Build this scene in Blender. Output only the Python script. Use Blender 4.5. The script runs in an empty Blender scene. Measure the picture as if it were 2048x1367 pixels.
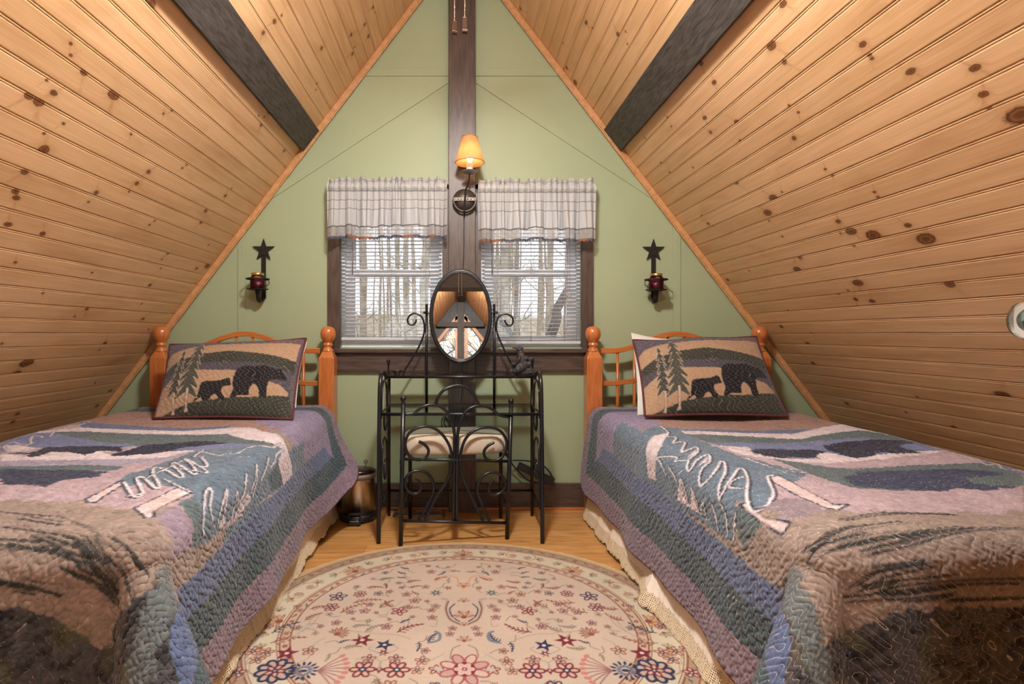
import bpy, bmesh, math, random
import numpy as np
from mathutils import Vector, Matrix

random.seed(7)
rng = np.random.default_rng(11)
S = bpy.context.scene
COL = S.collection
PI = math.pi

# ------------------------------------------------------------------ camera
F = 1080.0; VX, VY = 921.0, 668.0; CZ = 1.0
cam_d = bpy.data.cameras.new('camera'); cam = bpy.data.objects.new('camera', cam_d); COL.objects.link(cam)
cam.location = (0, 0, CZ); cam.rotation_euler = (PI/2, 0, 0)
cam_d.sensor_width = 36; cam_d.lens = F/2048*36
cam_d.shift_x = (1024-VX)/2048; cam_d.shift_y = -(683.5-VY)/2048
cam_d.clip_start = .02; cam_d.clip_end = 200
S.camera = cam

def P(px, py, Y):
    """point of the room seen at photo pixel (px,py) at depth Y (measuring aid)"""
    return ((px-VX)*Y/F, Y, CZ-(py-VY)*Y/F)

# ------------------------------------------------------------------ numpy noise
def vnoise(x, y, seed=0):
    r = np.random.default_rng(seed); n = 64
    T = r.random((n, n))
    xi = np.floor(x).astype(int); yi = np.floor(y).astype(int)
    fx = x-xi; fy = y-yi
    fx = fx*fx*(3-2*fx); fy = fy*fy*(3-2*fy)
    a = T[xi % n, yi % n]; b = T[(xi+1) % n, yi % n]; c = T[xi % n, (yi+1) % n]; d = T[(xi+1) % n, (yi+1) % n]
    return (a*(1-fx)+b*fx)*(1-fy)+(c*(1-fx)+d*fx)*fy

class Canvas:
    """a printed pattern in metres, later carried by the vertices of the cloth"""
    def __init__(s, x0, y0, x1, y1, res, col):
        s.x0, s.y0, s.res = x0, y0, res
        s.nx = int((x1-x0)/res)+2; s.ny = int((y1-y0)/res)+2
        s.a = np.ones((s.ny, s.nx, 3), np.float32)*np.array(col, np.float32)
    def _box(s, xa, ya, xb, yb):
        i0 = max(0, int((xa-s.x0)/s.res)-1); i1 = min(s.nx, int((xb-s.x0)/s.res)+3)
        j0 = max(0, int((ya-s.y0)/s.res)-1); j1 = min(s.ny, int((yb-s.y0)/s.res)+3)
        if i1 <= i0 or j1 <= j0: return None
        X, Y = np.meshgrid(s.x0+np.arange(i0, i1)*s.res, s.y0+np.arange(j0, j1)*s.res)
        return i0, i1, j0, j1, X, Y
    def _put(s, b, m, col, al=1.0):
        i0, i1, j0, j1, X, Y = b
        v = s.a[j0:j1, i0:i1]
        m = (m*al)[..., None]
        v[:] = v*(1-m)+np.array(col, np.float32)*m
    def poly(s, pts, col, al=1.0, rough=0.0, seed=1):
        p = np.array(pts, float)
        b = s._box(p[:, 0].min()-rough, p[:, 1].min()-rough, p[:, 0].max()+rough, p[:, 1].max()+rough)
        if b is None: return
        X, Y = b[4], b[5]
        if rough:
            X = X+(vnoise(X*60, Y*60, seed)-.5)*2*rough; Y = Y+(vnoise(X*60, Y*60, seed+1)-.5)*2*rough
        ins = np.zeros(X.shape, bool); n = len(p)
        for i in range(n):
            xa, ya = p[i]; xb, yb = p[(i+1) % n]
            if ya == yb: continue
            c = ((ya > Y) != (yb > Y)) & (X < (xb-xa)*(Y-ya)/(yb-ya)+xa)
            ins ^= c
        s._put(b, ins.astype(np.float32), col, al)
    def line(s, pts, w, col, al=1.0):
        for (xa, ya), (xb, yb) in zip(pts[:-1], pts[1:]):
            b = s._box(min(xa, xb)-w, min(ya, yb)-w, max(xa, xb)+w, max(ya, yb)+w)
            if b is None: continue
            X, Y = b[4], b[5]; dx, dy = xb-xa, yb-ya; L = dx*dx+dy*dy+1e-12
            t = np.clip(((X-xa)*dx+(Y-ya)*dy)/L, 0, 1)
            d = np.hypot(X-xa-t*dx, Y-ya-t*dy)
            s._put(b, np.clip((w/2-d)/s.res+.5, 0, 1), col, al)
    def ell(s, cx, cy, rx, ry, rot, col, al=1.0):
        R = max(rx, ry)
        b = s._box(cx-R, cy-R, cx+R, cy+R)
        if b is None: return
        X, Y = b[4]-cx, b[5]-cy; c, n = math.cos(rot), math.sin(rot)
        u = (X*c+Y*n)/rx; v = (-X*n+Y*c)/ry
        s._put(b, np.clip((1-np.hypot(u, v))*min(rx, ry)/s.res+.5, 0, 1), col, al)
    def sample(s, x, y):
        fx = np.clip((x-s.x0)/s.res, 0, s.nx-1.001); fy = np.clip((y-s.y0)/s.res, 0, s.ny-1.001)
        i = fx.astype(int); j = fy.astype(int); fx = (fx-i)[..., None]; fy = (fy-j)[..., None]
        return (s.a[j, i]*(1-fx)+s.a[j, i+1]*fx)*(1-fy)+(s.a[j+1, i]*(1-fx)+s.a[j+1, i+1]*fx)*fy

def smooth(pts, n=6, closed=False):
    """Catmull-Rom through points of any dimension"""
    p = [np.array(q, float) for q in pts]; out = []
    m = len(p)
    seg = m if closed else m-1
    for i in range(seg):
        if closed: a, b, c, d = p[(i-1) % m], p[i], p[(i+1) % m], p[(i+2) % m]
        else: a, b, c, d = p[max(i-1, 0)], p[i], p[i+1], p[min(i+2, m-1)]
        for k in range(n):
            t = k/n
            out.append(.5*((2*b)+(-a+c)*t+(2*a-5*b+4*c-d)*t*t+(-a+3*b-3*c+d)*t**3))
    if not closed: out.append(p[-1])
    return [tuple(q) for q in out]

# ------------------------------------------------------------------ mesh builder
class MB:
    def __init__(s): s.v = []; s.f = []; s.sm = []
    def add(s, vs, fs, smooth_=False):
        o = len(s.v); s.v += [tuple(map(float, q)) for q in vs]
        s.f += [tuple(o+i for i in f) for f in fs]; s.sm += [smooth_]*len(fs); return s
    def box(s, a, b):
        (x0, y0, z0), (x1, y1, z1) = a, b
        x0, x1 = sorted((x0, x1)); y0, y1 = sorted((y0, y1)); z0, z1 = sorted((z0, z1))
        return s.add([(x0,y0,z0),(x1,y0,z0),(x1,y1,z0),(x0,y1,z0),(x0,y0,z1),(x1,y0,z1),(x1,y1,z1),(x0,y1,z1)],
              [(0,3,2,1),(4,5,6,7),(0,1,5,4),(1,2,6,5),(2,3,7,6),(3,0,4,7)])
    def obox(s, c, ax, ay, az, hx, hy, hz):
        c = Vector(c); ax, ay, az = (Vector(q).normalized() for q in (ax, ay, az))
        vs = [c+ax*hx*i+ay*hy*j+az*hz*k for k in (-1, 1) for (i, j) in ((-1,-1),(1,-1),(1,1),(-1,1))]
        return s.add(vs, [(0,3,2,1),(4,5,6,7),(0,1,5,4),(1,2,6,5),(2,3,7,6),(3,0,4,7)])
    def prism_xz(s, poly, y0, y1):
        n = len(poly)
        vs = [(x, y0, z) for x, z in poly]+[(x, y1, z) for x, z in poly]
        fs = [tuple(range(n)), tuple(range(2*n-1, n-1, -1))]+[(i, n+i, n+(i+1) % n, (i+1) % n) for i in range(n)]
        return s.add(vs, fs)
    def tube(s, path, r, n=10, closed=False, caps=True):
        p = [Vector(q) for q in path]; m = len(p)
        rr = r if isinstance(r, (list, tuple)) else [r]*m
        vs = []; up = None
        for i in range(m):
            if closed: t = p[(i+1) % m]-p[i-1]
            else: t = p[min(i+1, m-1)]-p[max(i-1, 0)]
            if t.length < 1e-9: t = Vector((0, 0, 1))
            t.normalize()
            if up is None:
                up = t.orthogonal().normalized()
            else:
                up = (up-t*up.dot(t))
                if up.length < 1e-6: up = t.orthogonal()
                up.normalize()
            w = t.cross(up)
            for k in range(n):
                a = 2*PI*k/n
                vs.append(p[i]+(up*math.cos(a)+w*math.sin(a))*rr[i])
        fs = []
        for i in range(m if closed else m-1):
            j = (i+1) % m
            for k in range(n):
                fs.append((i*n+k, i*n+(k+1) % n, j*n+(k+1) % n, j*n+k))
        s.add(vs, fs, True)
        if caps and not closed:
            o = len(s.v)-len(vs)
            s.f.append(tuple(o+k for k in range(n-1, -1, -1))); s.sm.append(False)
            s.f.append(tuple(o+(m-1)*n+k for k in range(n))); s.sm.append(False)
        return s
    def lathe(s, prof, c=(0, 0, 0), n=24, axis='z', M=None, caps=True):
        vs = []
        for r, h in prof:
            for k in range(n):
                a = 2*PI*k/n
                q = (r*math.cos(a), r*math.sin(a), h)
                if axis == 'y': q = (q[0], -q[2], q[1])      # h points towards the viewer (-y)
                if axis == 'x': q = (q[2], q[0], q[1])
                v = Vector(q)
                if M is not None: v = M @ v
                vs.append(v+Vector(c))
        fs = []
        for i in range(len(prof)-1):
            for k in range(n):
                fs.append((i*n+k, i*n+(k+1) % n, (i+1)*n+(k+1) % n, (i+1)*n+k))
        s.add(vs, fs, True)
        o = len(s.v)-len(vs)
        if not caps: return s
        if prof[0][0] > 1e-6: s.f.append(tuple(o+k for k in range(n-1, -1, -1))); s.sm.append(False)
        if prof[-1][0] > 1e-6: s.f.append(tuple(o+(len(prof)-1)*n+k for k in range(n))); s.sm.append(False)
        return s
    def ball(s, c, r, n=16, sc=(1, 1, 1), M=None):
        prof = [(max(math.sin(PI*i/n), 1e-4), -math.cos(PI*i/n)) for i in range(n+1)]
        vs = []; m = n*2
        for a, h in prof:
            for k in range(m):
                v = Vector((a*math.cos(2*PI*k/m)*sc[0], a*math.sin(2*PI*k/m)*sc[1], h*sc[2]))*r
                if M is not None: v = M @ v
                vs.append(v+Vector(c))
        fs = [(i*m+k, i*m+(k+1) % m, (i+1)*m+(k+1) % m, (i+1)*m+k) for i in range(n) for k in range(m)]
        return s.add(vs, fs, True)
    def build(s, name, mat=None, parent=None, bevel=0, origin=None):
        me = bpy.data.meshes.new(name)
        o3 = Vector(origin) if origin is not None else None
        vs = s.v if o3 is None else [tuple(Vector(q)-o3) for q in s.v]
        me.from_pydata(vs, [], s.f)
        me.polygons.foreach_set('use_smooth', s.sm)
        me.validate(); me.update()
        bm = bmesh.new(); bm.from_mesh(me); bmesh.ops.recalc_face_normals(bm, faces=bm.faces); bm.to_mesh(me); bm.free()
        o = bpy.data.objects.new(name, me); COL.objects.link(o)
        if o3 is not None: o.location = o3
        if mat: me.materials.append(mat)
        if bevel:
            b = o.modifiers.new('bevel', 'BEVEL'); b.width = bevel; b.segments = 2; b.limit_method = 'ANGLE'; b.angle_limit = math.radians(40)
        if parent: attach(o, parent)
        return o

WORLD = {}
def attach(o, parent):
    """child keeps its place; parents sit unrotated at their own location"""
    def loc(q):
        v = Vector((0, 0, 0))
        while q is not None: v += q.location; q = q.parent
        return v
    o.parent = parent; o.location = o.location-loc(parent)

def empty(name, loc, label=None, cat=None, group=None):
    o = bpy.data.objects.new(name, None); COL.objects.link(o); o.location = loc; o.empty_display_size = .05
    if label: tag(o, label, cat, group)
    return o
def tag(o, label=None, cat=None, group=None, kind=None):
    if label: o['label'] = label
    if cat: o['category'] = cat
    if group: o['group'] = group
    if kind: o['kind'] = kind
    return o
def struct(o, label=None, cat=None):
    o['kind'] = 'structure'
    if label: o['label'] = label
    if cat: o['category'] = cat
    return o
def copy_tree(o, parent=None):
    c = o.copy(); COL.objects.link(c); c.parent = parent
    for ch in list(o.children): copy_tree(ch, c)
    return c

def grid_mesh(name, V, mat, colors=None, uv=None, attrs=None, wrap=False, thick=0.0):
    """V: (n,m,3) array -> quad grid object with a colour attribute and a UV layer"""
    n, m = V.shape[:2]
    me = bpy.data.meshes.new(name)
    idx = np.arange(n*m).reshape(n, m)
    q = np.stack([idx[:-1, :-1], idx[:-1, 1:], idx[1:, 1:], idx[1:, :-1]], -1).reshape(-1, 4)
    return raw_mesh(name, V.reshape(-1, 3), q, mat, None if colors is None else colors.reshape(-1, 3),
                    None if uv is None else uv.reshape(-1, 2), attrs)
def raw_mesh(name, verts, quads, mat, colors=None, uv=None, attrs=None, flat=False):
    me = bpy.data.meshes.new(name)
    me.vertices.add(len(verts)); me.vertices.foreach_set('co', np.ascontiguousarray(verts, np.float32).ravel())
    k = quads.shape[1]
    me.loops.add(quads.size); me.loops.foreach_set('vertex_index', quads.astype(np.int32).ravel())
    me.polygons.add(len(quads)); me.polygons.foreach_set('loop_start', np.arange(0, quads.size, k, dtype=np.int32))
    me.polygons.foreach_set('loop_total', np.full(len(quads), k, np.int32))
    me.polygons.foreach_set('use_smooth', np.full(len(quads), not flat))
    me.update(calc_edges=True)
    if colors is not None:
        ca = me.color_attributes.new('print', 'FLOAT_COLOR', 'POINT')
        c4 = np.ones((len(verts), 4), np.float32); c4[:, :3] = colors
        ca.data.foreach_set('color', c4.ravel())
    if uv is not None:
        ul = me.uv_layers.new(name='UVMap'); ul.data.foreach_set('uv', uv[quads.ravel()].astype(np.float32).ravel())
    for an, av in (attrs or {}).items():
        at = me.attributes.new(an, 'FLOAT', 'POINT'); at.data.foreach_set('value', av.astype(np.float32).ravel())
    me.validate()
    o = bpy.data.objects.new(name, me); COL.objects.link(o)
    if mat: me.materials.append(mat)
    return o

# ------------------------------------------------------------------ materials
def nt(name):
    m = bpy.data.materials.new(name); m.use_nodes = True; t = m.node_tree
    return m, t, t.nodes['Principled BSDF'], t.nodes, t.links
def setin(b, **k):
    for a, v in k.items():
        a = a.replace('_', ' ')
        b.inputs[a].default_value = v if not (isinstance(v, tuple) and len(v) == 3 and b.inputs[a].type == 'RGBA') else (*v, 1)
def ramp(N, stops):
    r = N.new('ShaderNodeValToRGB'); e = r.color_ramp.elements
    while len(e) < len(stops): e.new(.5)
    for q, (p, c) in zip(e, stops): q.position = p; q.color = (*c, 1)
    return r
def simple(name, col, rough=.5, metal=0, spec=.5, var=0.08, scale=30, bump=0.0, bscale=120, coat=0):
    """plain paint, metal or plastic with a faint procedural variation"""
    m, t, b, N, L = nt(name)
    tc = N.new('ShaderNodeTexCoord'); no = N.new('ShaderNodeTexNoise'); no.inputs['Scale'].default_value = scale; no.inputs['Detail'].default_value = 4
    L.new(tc.outputs['Object'], no.inputs['Vector'])
    r = ramp(N, [(.3, tuple(c*(1-var) for c in col)), (.7, tuple(min(1, c*(1+var)) for c in col))])
    L.new(no.outputs['Fac'], r.inputs['Fac']); L.new(r.outputs['Color'], b.inputs['Base Color'])
    setin(b, Roughness=rough, Metallic=metal)
    b.inputs['Specular IOR Level'].default_value = spec
    if coat: b.inputs['Coat Weight'].default_value = coat; b.inputs['Coat Roughness'].default_value = .12
    if bump:
        n2 = N.new('ShaderNodeTexNoise'); n2.inputs['Scale'].default_value = bscale; n2.inputs['Detail'].default_value = 5
        L.new(tc.outputs['Object'], n2.inputs['Vector'])
        bp = N.new('ShaderNodeBump'); bp.inputs['Strength'].default_value = bump; bp.inputs['Distance'].default_value = .003
        L.new(n2.outputs['Fac'], bp.inputs['Height']); L.new(bp.outputs['Normal'], b.inputs['Normal'])
    return m
def woody(name, c1, c2, rough=.5, stretch=(1, 1, 12), scale=6, bump=.2, coat=0, dist=.002):
    """wood whose grain runs along the axis with the small stretch value"""
    m, t, b, N, L = nt(name)
    tc = N.new('ShaderNodeTexCoord'); mp = N.new('ShaderNodeMapping'); mp.inputs['Scale'].default_value = stretch
    L.new(tc.outputs['Object'], mp.inputs['Vector'])
    no = N.new('ShaderNodeTexNoise'); no.inputs['Scale'].default_value = scale; no.inputs['Detail'].default_value = 7; no.inputs['Distortion'].default_value = .6
    L.new(mp.outputs['Vector'], no.inputs['Vector'])
    r = ramp(N, [(.32, c1), (.68, c2)]); L.new(no.outputs['Fac'], r.inputs['Fac']); L.new(r.outputs['Color'], b.inputs['Base Color'])
    setin(b, Roughness=rough)
    if coat: b.inputs['Coat Weight'].default_value = coat; b.inputs['Coat Roughness'].default_value = .15
    if bump:
        bp = N.new('ShaderNodeBump'); bp.inputs['Strength'].default_value = bump; bp.inputs['Distance'].default_value = dist
        L.new(no.outputs['Fac'], bp.inputs['Height']); L.new(bp.outputs['Normal'], b.inputs['Normal'])
    return m
def cloth_mat(name, rough=.9, weave=900, strength=.25, sheen=.15, thread=None):
    m, t, b, N, L = nt(name)
    a = N.new('ShaderNodeAttribute'); a.attribute_name = 'print'
    L.new(a.outputs['Color'], b.inputs['Base Color'])
    if thread:      # running stitch that wanders over the quilting
        def at(n): q = N.new('ShaderNodeAttribute'); q.attribute_name = n; return q.outputs['Fac']
        def mt(op, i0, i1=None, c=False):
            q = N.new('ShaderNodeMath'); q.operation = op; q.use_clamp = c
            for k, v in enumerate((i0, i1)):
                if v is None: continue
                if isinstance(v, (int, float)): q.inputs[k].default_value = v
                else: L.new(v, q.inputs[k])
            return q.outputs[0]
        e = mt('SUBTRACT', .5, mt('ABSOLUTE', mt('SUBTRACT', mt('FRACT', at('su')), .5)))
        m1 = mt('MULTIPLY_ADD', e, -55.0, True); m1.node.inputs[2].default_value = 2.2
        dash = mt('GREATER_THAN', mt('FRACT', mt('MULTIPLY', at('sv'), 5.0)), .30)
        fac = mt('MULTIPLY', mt('MULTIPLY', m1, dash), .75)
        mx = N.new('ShaderNodeMix'); mx.data_type = 'RGBA'; L.new(fac, mx.inputs['Factor']); L.new(a.outputs['Color'], mx.inputs['A']); mx.inputs['B'].default_value = (*thread, 1)
        L.new(mx.outputs['Result'], b.inputs['Base Color'])
    setin(b, Roughness=rough); b.inputs['Sheen Weight'].default_value = sheen; b.inputs['Specular IOR Level'].default_value = .2
    uv = N.new('ShaderNodeUVMap'); w = N.new('ShaderNodeTexNoise'); w.inputs['Scale'].default_value = weave; w.inputs['Detail'].default_value = 2
    L.new(uv.outputs['UV'], w.inputs['Vector'])
    bp = N.new('ShaderNodeBump'); bp.inputs['Strength'].default_value = strength; bp.inputs['Distance'].default_value = .0015
    L.new(w.outputs['Fac'], bp.inputs['Height']); L.new(bp.outputs['Normal'], b.inputs['Normal'])
    return m
def glass_mat(name, col=(1, 1, 1), rough=0.0, mixf=.12):
    """thin clear pane: mostly see-through with a mirror-like share"""
    m, t, b, N, L = nt(name)
    tr = N.new('ShaderNodeBsdfTransparent'); tr.inputs[0].default_value = (*col, 1)
    gl = N.new('ShaderNodeBsdfGlossy'); gl.inputs['Roughness'].default_value = rough
    fr = N.new('ShaderNodeFresnel'); fr.inputs['IOR'].default_value = 1.45
    ad = N.new('ShaderNodeMath'); ad.operation = 'MULTIPLY_ADD'; ad.inputs[1].default_value = 1.0; ad.inputs[2].default_value = mixf-.04
    ad.use_clamp = True
    L.new(fr.outputs[0], ad.inputs[0])
    mx = N.new('ShaderNodeMixShader'); L.new(ad.outputs[0], mx.inputs[0]); L.new(tr.outputs[0], mx.inputs[1]); L.new(gl.outputs[0], mx.inputs[2])
    L.new(mx.outputs[0], N['Material Output'].inputs['Surface'])
    return m

M_green = simple('sage paint', (.345, .41, .255), .55, var=.03, scale=3, bump=.12, bscale=40)
M_brown = woody('brown painted timber', (.045, .028, .021), (.105, .070, .056), .42, (9, 9, 1), 7, .35)
M_brownh = woody('brown painted timber across', (.045, .028, .021), (.105, .070, .056), .42, (1, 9, 9), 7, .35)
M_beam = woody('charcoal rough sawn timber', (.026, .021, .019), (.085, .074, .067), .6, (16, 2.2, 16), 7, .55, dist=.004)
M_trimwood = woody('pine moulding', (.50, .25, .10), (.64, .35, .16), .4, (8, 1, 8), 5, .1)
M_orange = woody('honey orange lacquered pine', (.42, .115, .025), (.60, .20, .055), .28, (9, 9, 1), 8, .05, coat=.6)
M_orangeh = woody('honey orange lacquered pine across', (.42, .115, .025), (.60, .20, .055), .28, (1, 9, 9), 8, .05, coat=.6)
M_black = simple('black enamelled steel', (.009, .010, .013), .27, 0, .5, var=.2, scale=60)
M_iron = simple('dark wrought iron', (.02, .017, .017), .55, .5, var=.3, scale=80, bump=.3)
M_white = simple('white vinyl', (.80, .88, .97), .35, var=.02)
M_slat = simple('white blind slat', (.88, .88, .90), .4, var=.02)
_t = M_slat.node_tree; _ts = _t.nodes.new('ShaderNodeBsdfTranslucent'); _ts.inputs[0].default_value = (.85, .87, .90, 1); _mx = _t.nodes.new('ShaderNodeMixShader'); _mx.inputs[0].default_value = .45
_t.links.new(_t.nodes['Principled BSDF'].outputs[0], _mx.inputs[1]); _t.links.new(_ts.outputs[0], _mx.inputs[2]); _t.links.new(_mx.outputs[0], _t.nodes['Material Output'].inputs['Surface'])
M_chrome = simple('brushed steel', (.60, .55, .50), .27, 1.0, var=.06, scale=200)
M_blackplastic = simple('black plastic', (.015, .015, .017), .38, var=.1)
M_glass = glass_mat('window pane')
M_shelfglass = glass_mat('shelf glass', (.80, .88, .88), .02, .22)
SKY, FAN, BULB, REAR, DAYR, DAYW, EXPO = 1.7, 48, 10, 105, 25, 6, 0.22
# ================================================================== THE ROOM
YW = 3.103                      # gable wall
APZ, APX, KX = 3.26, .008, .763 # roof: half width = (APZ-z)*KX
def half(z): return (APZ-z)*KX
YR = -3.0
TH = math.atan2(1, KX)          # pitch
# floor ------------------------------------------------------------
def floor_mat():
    m, t, b, N, L = nt('honey laminate planks')
    tc = N.new('ShaderNodeTexCoord')
    br = N.new('ShaderNodeTexBrick'); br.inputs['Scale'].default_value = 1; br.inputs['Brick Width'].default_value = 1.2; br.inputs['Row Height'].default_value = .095
    br.inputs['Mortar Size'].default_value = .0012; br.inputs['Color1'].default_value = (.62, .33, .115, 1); br.inputs['Color2'].default_value = (.50, .25, .078, 1)
    br.inputs['Mortar'].default_value = (.22, .10, .03, 1); br.offset = .37
    L.new(tc.outputs['Object'], br.inputs['Vector'])
    mp = N.new('ShaderNodeMapping'); mp.inputs['Scale'].default_value = (1.2, 18, 1); L.new(tc.outputs['Object'], mp.inputs['Vector'])
    no = N.new('ShaderNodeTexNoise'); no.inputs['Scale'].default_value = 5; no.inputs['Detail'].default_value = 8; no.inputs['Distortion'].default_value = .8
    L.new(mp.outputs[0], no.inputs['Vector'])
    r = ramp(N, [(.32, (.55, .50, .45)), (.6, (1.1, 1.1, 1.1))]); L.new(no.outputs['Fac'], r.inputs['Fac'])
    mx = N.new('ShaderNodeMix'); mx.data_type = 'RGBA'; mx.blend_type = 'MULTIPLY'; mx.inputs['Factor'].default_value = .85
    L.new(br.outputs['Color'], mx.inputs['A']); L.new(r.outputs['Color'], mx.inputs['B']); L.new(mx.outputs['Result'], b.inputs['Base Color'])
    setin(b, Roughness=.3); return m
fl = MB().box((-2.55, YR, -.04), (2.55, YW+.12, 0)).build('floor', floor_mat()); struct(fl, 'honey coloured laminate plank floor', 'floor')

# sloped pine walls --------------------------------------------------
def pine_mat():
    m, t, b, N, L = nt('knotty pine boards')
    uv = N.new('ShaderNodeUVMap'); bid = N.new('ShaderNodeAttribute'); bid.attribute_name = 'board'
    kn = N.new('ShaderNodeAttribute'); kn.attribute_name = 'knot'; ha = N.new('ShaderNodeAttribute'); ha.attribute_name = 'halo'
    sep = N.new('ShaderNodeSeparateXYZ'); L.new(uv.outputs['UV'], sep.inputs[0])
    sx = N.new('ShaderNodeMath'); sx.operation = 'MULTIPLY'; sx.inputs[1].default_value = 1.0; L.new(sep.outputs['X'], sx.inputs[0])
    wz = N.new('ShaderNodeMath'); wz.operation = 'MULTIPLY_ADD'; wz.inputs[1].default_value = .030; L.new(ha.outputs['Fac'], wz.inputs[0]); L.new(sep.outputs['Y'], wz.inputs[2])
    bz = N.new('ShaderNodeMath'); bz.operation = 'MULTIPLY'; bz.inputs[1].default_value = 7.31; L.new(bid.outputs['Fac'], bz.inputs[0])
    def grain(ux, vy, det, dist):
        a = N.new('ShaderNodeMath'); a.operation = 'MULTIPLY'; a.inputs[1].default_value = ux; L.new(sep.outputs['X'], a.inputs[0])
        c = N.new('ShaderNodeMath'); c.operation = 'MULTIPLY'; c.inputs[1].default_value = vy; L.new(wz.outputs[0], c.inputs[0])
        cb = N.new('ShaderNodeCombineXYZ'); L.new(a.outputs[0], cb.inputs[0]); L.new(c.outputs[0], cb.inputs[1]); L.new(bz.outputs[0], cb.inputs[2])
        n = N.new('ShaderNodeTexNoise'); n.inputs['Scale'].default_value = 1; n.inputs['Detail'].default_value = det; n.inputs['Distortion'].default_value = dist
        L.new(cb.outputs[0], n.inputs['Vector']); return n
    g1 = grain(1.3, 34, 4, .9); g2 = grain(3, 12, 3, .6); g3 = grain(6, 300, 2, .2)
    wn = N.new('ShaderNodeTexWhiteNoise'); wn.noise_dimensions = '1D'; L.new(bid.outputs['Fac'], wn.inputs['W'])
    r1 = ramp(N, [(.25, (.68, .425, .215)), (.52, (.77, .50, .275)), (.80, (.82, .555, .32))]); L.new(g1.outputs['Fac'], r1.inputs['Fac'])
    r2 = ramp(N, [(.28, (.86, .81, .75)), (.5, (1, 1, 1))]); L.new(g2.outputs['Fac'], r2.inputs['Fac'])
    r3 = ramp(N, [(.35, (.90, .88, .86)), (.6, (1, 1, 1))]); L.new(g3.outputs['Fac'], r3.inputs['Fac'])
    r4 = ramp(N, [(0, (.86, .84, .80)), (1, (1.0, 1.0, 1.0))]); L.new(wn.outputs['Value'], r4.inputs['Fac'])
    cur = r1.outputs['Color']
    for rr in (r2, r3, r4):
        mx = N.new('ShaderNodeMix'); mx.data_type = 'RGBA'; mx.blend_type = 'MULTIPLY'; mx.inputs['Factor'].default_value = 1
        L.new(cur, mx.inputs['A']); L.new(rr.outputs['Color'], mx.inputs['B']); cur = mx.outputs['Result']
    hm = N.new('ShaderNodeMath'); hm.operation = 'MULTIPLY'; hm.inputs[1].default_value = .55; L.new(ha.outputs['Fac'], hm.inputs[0]); 
    ha2 = N.new('ShaderNodeMix'); ha2.data_type = 'RGBA'; ha2.inputs['B'].default_value = (.38, .17, .055, 1)
    L.new(hm.outputs[0], ha2.inputs['Factor']); L.new(cur, ha2.inputs['A'])
    kr = ramp(N, [(0, (.17, .062, .018)), (.40, (.075, .026, .007)), (.65, (.26, .10, .032)), (1, (.13, .046, .013))]); L.new(kn.outputs['Fac'], kr.inputs['Fac'])
    km = N.new('ShaderNodeMath'); km.operation = 'MULTIPLY'; km.inputs[1].default_value = 2.5; km.use_clamp = True; L.new(kn.outputs['Fac'], km.inputs[0])
    mk = N.new('ShaderNodeMix'); mk.data_type = 'RGBA'; L.new(km.outputs[0], mk.inputs['Factor']); L.new(ha2.outputs['Result'], mk.inputs['A']); L.new(kr.outputs['Color'], mk.inputs['B'])
    L.new(mk.outputs['Result'], b.inputs['Base Color'])
    setin(b, Roughness=.42)
    bp = N.new('ShaderNodeBump'); bp.inputs['Strength'].default_value = .08; bp.inputs['Distance'].default_value = .001
    L.new(g3.outputs['Fac'], bp.inputs['Height']); L.new(bp.outputs['Normal'], b.inputs['Normal'])
    return m
M_pine = pine_mat()

KN = {-1: [], 1: []}
def knots(side, org, sc, lst):
    for q in lst:
        x, y, c = q; px = org[0]+x/sc; py = org[1]+y/sc
        # meet the sloped plane
        dx = (px-VX)/F; dz = -(py-VY)/F
        # |X-APX| = (APZ-Z)*KX
        Y = ((APZ-CZ)*KX+side*APX)/(side*dx+dz*KX)
        Z = CZ+dz*Y; w = (APZ-Z)/math.sin(TH)
        KN[side].append((Y, w, {'s': .0045, 'm': .009, 'b': .0155, 'B': .022}[c]))
knots(-1, (0, 0), 2.441, [(735,15,'b'),(345,270,'s'),(410,355,'m'),(228,392,'s'),(140,470,'m'),(190,495,'b'),(262,453,'m'),(555,465,'b'),(640,655,'s'),(798,555,'s'),(840,540,'s'),(215,730,'b'),(120,840,'m'),(75,935,'m'),(80,965,'m'),(40,1095,'m'),(208,1140,'m'),(470,940,'m'),(432,985,'s'),(725,838,'m'),(668,895,'m'),(630,935,'s'),(890,820,'s'),(910,805,'s'),(1005,1028,'m'),(982,1085,'m'),(1100,955,'m'),(1130,920,'s'),(1012,1298,'b'),(960,1310,'m'),(822,1235,'m'),(790,1265,'s'),(785,1310,'s'),(450,1330,'s'),(75,1280,'s'),(730,1097,'s'),(755,1078,'s'),(1340,105,'m'),(1375,75,'s'),(1285,160,'m'),(1570,235,'m'),(1548,408,'s'),(1542,438,'s'),(1388,735,'m'),(1315,545,'m'),(1275,610,'m'),(1262,565,'s'),(1290,570,'s'),(945,65,'m'),(310,603,'s'),(215,652,'s'),(345,213,'s'),(1018,1195,'s')])
knots(-1, (0, 560), 4.021, [(700,232,'m'),(600,292,'s'),(1150,310,'m'),(1195,395,'s'),(345,105,'s'),(845,505,'m'),(800,560,'s'),(215,665,'B'),(130,750,'b'),(105,1138,'m'),(140,1075,'m'),(780,1010,'m'),(765,825,'s'),(885,890,'m'),(15,510,'s'),(1205,40,'m'),(1140,190,'s')])
knots(-1, (700, 0), 4.096, [(190,60,'m'),(205,100,'s'),(120,200,'m'),(150,298,'m'),(10,285,'m'),(38,385,'s'),(20,440,'m')])
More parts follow.
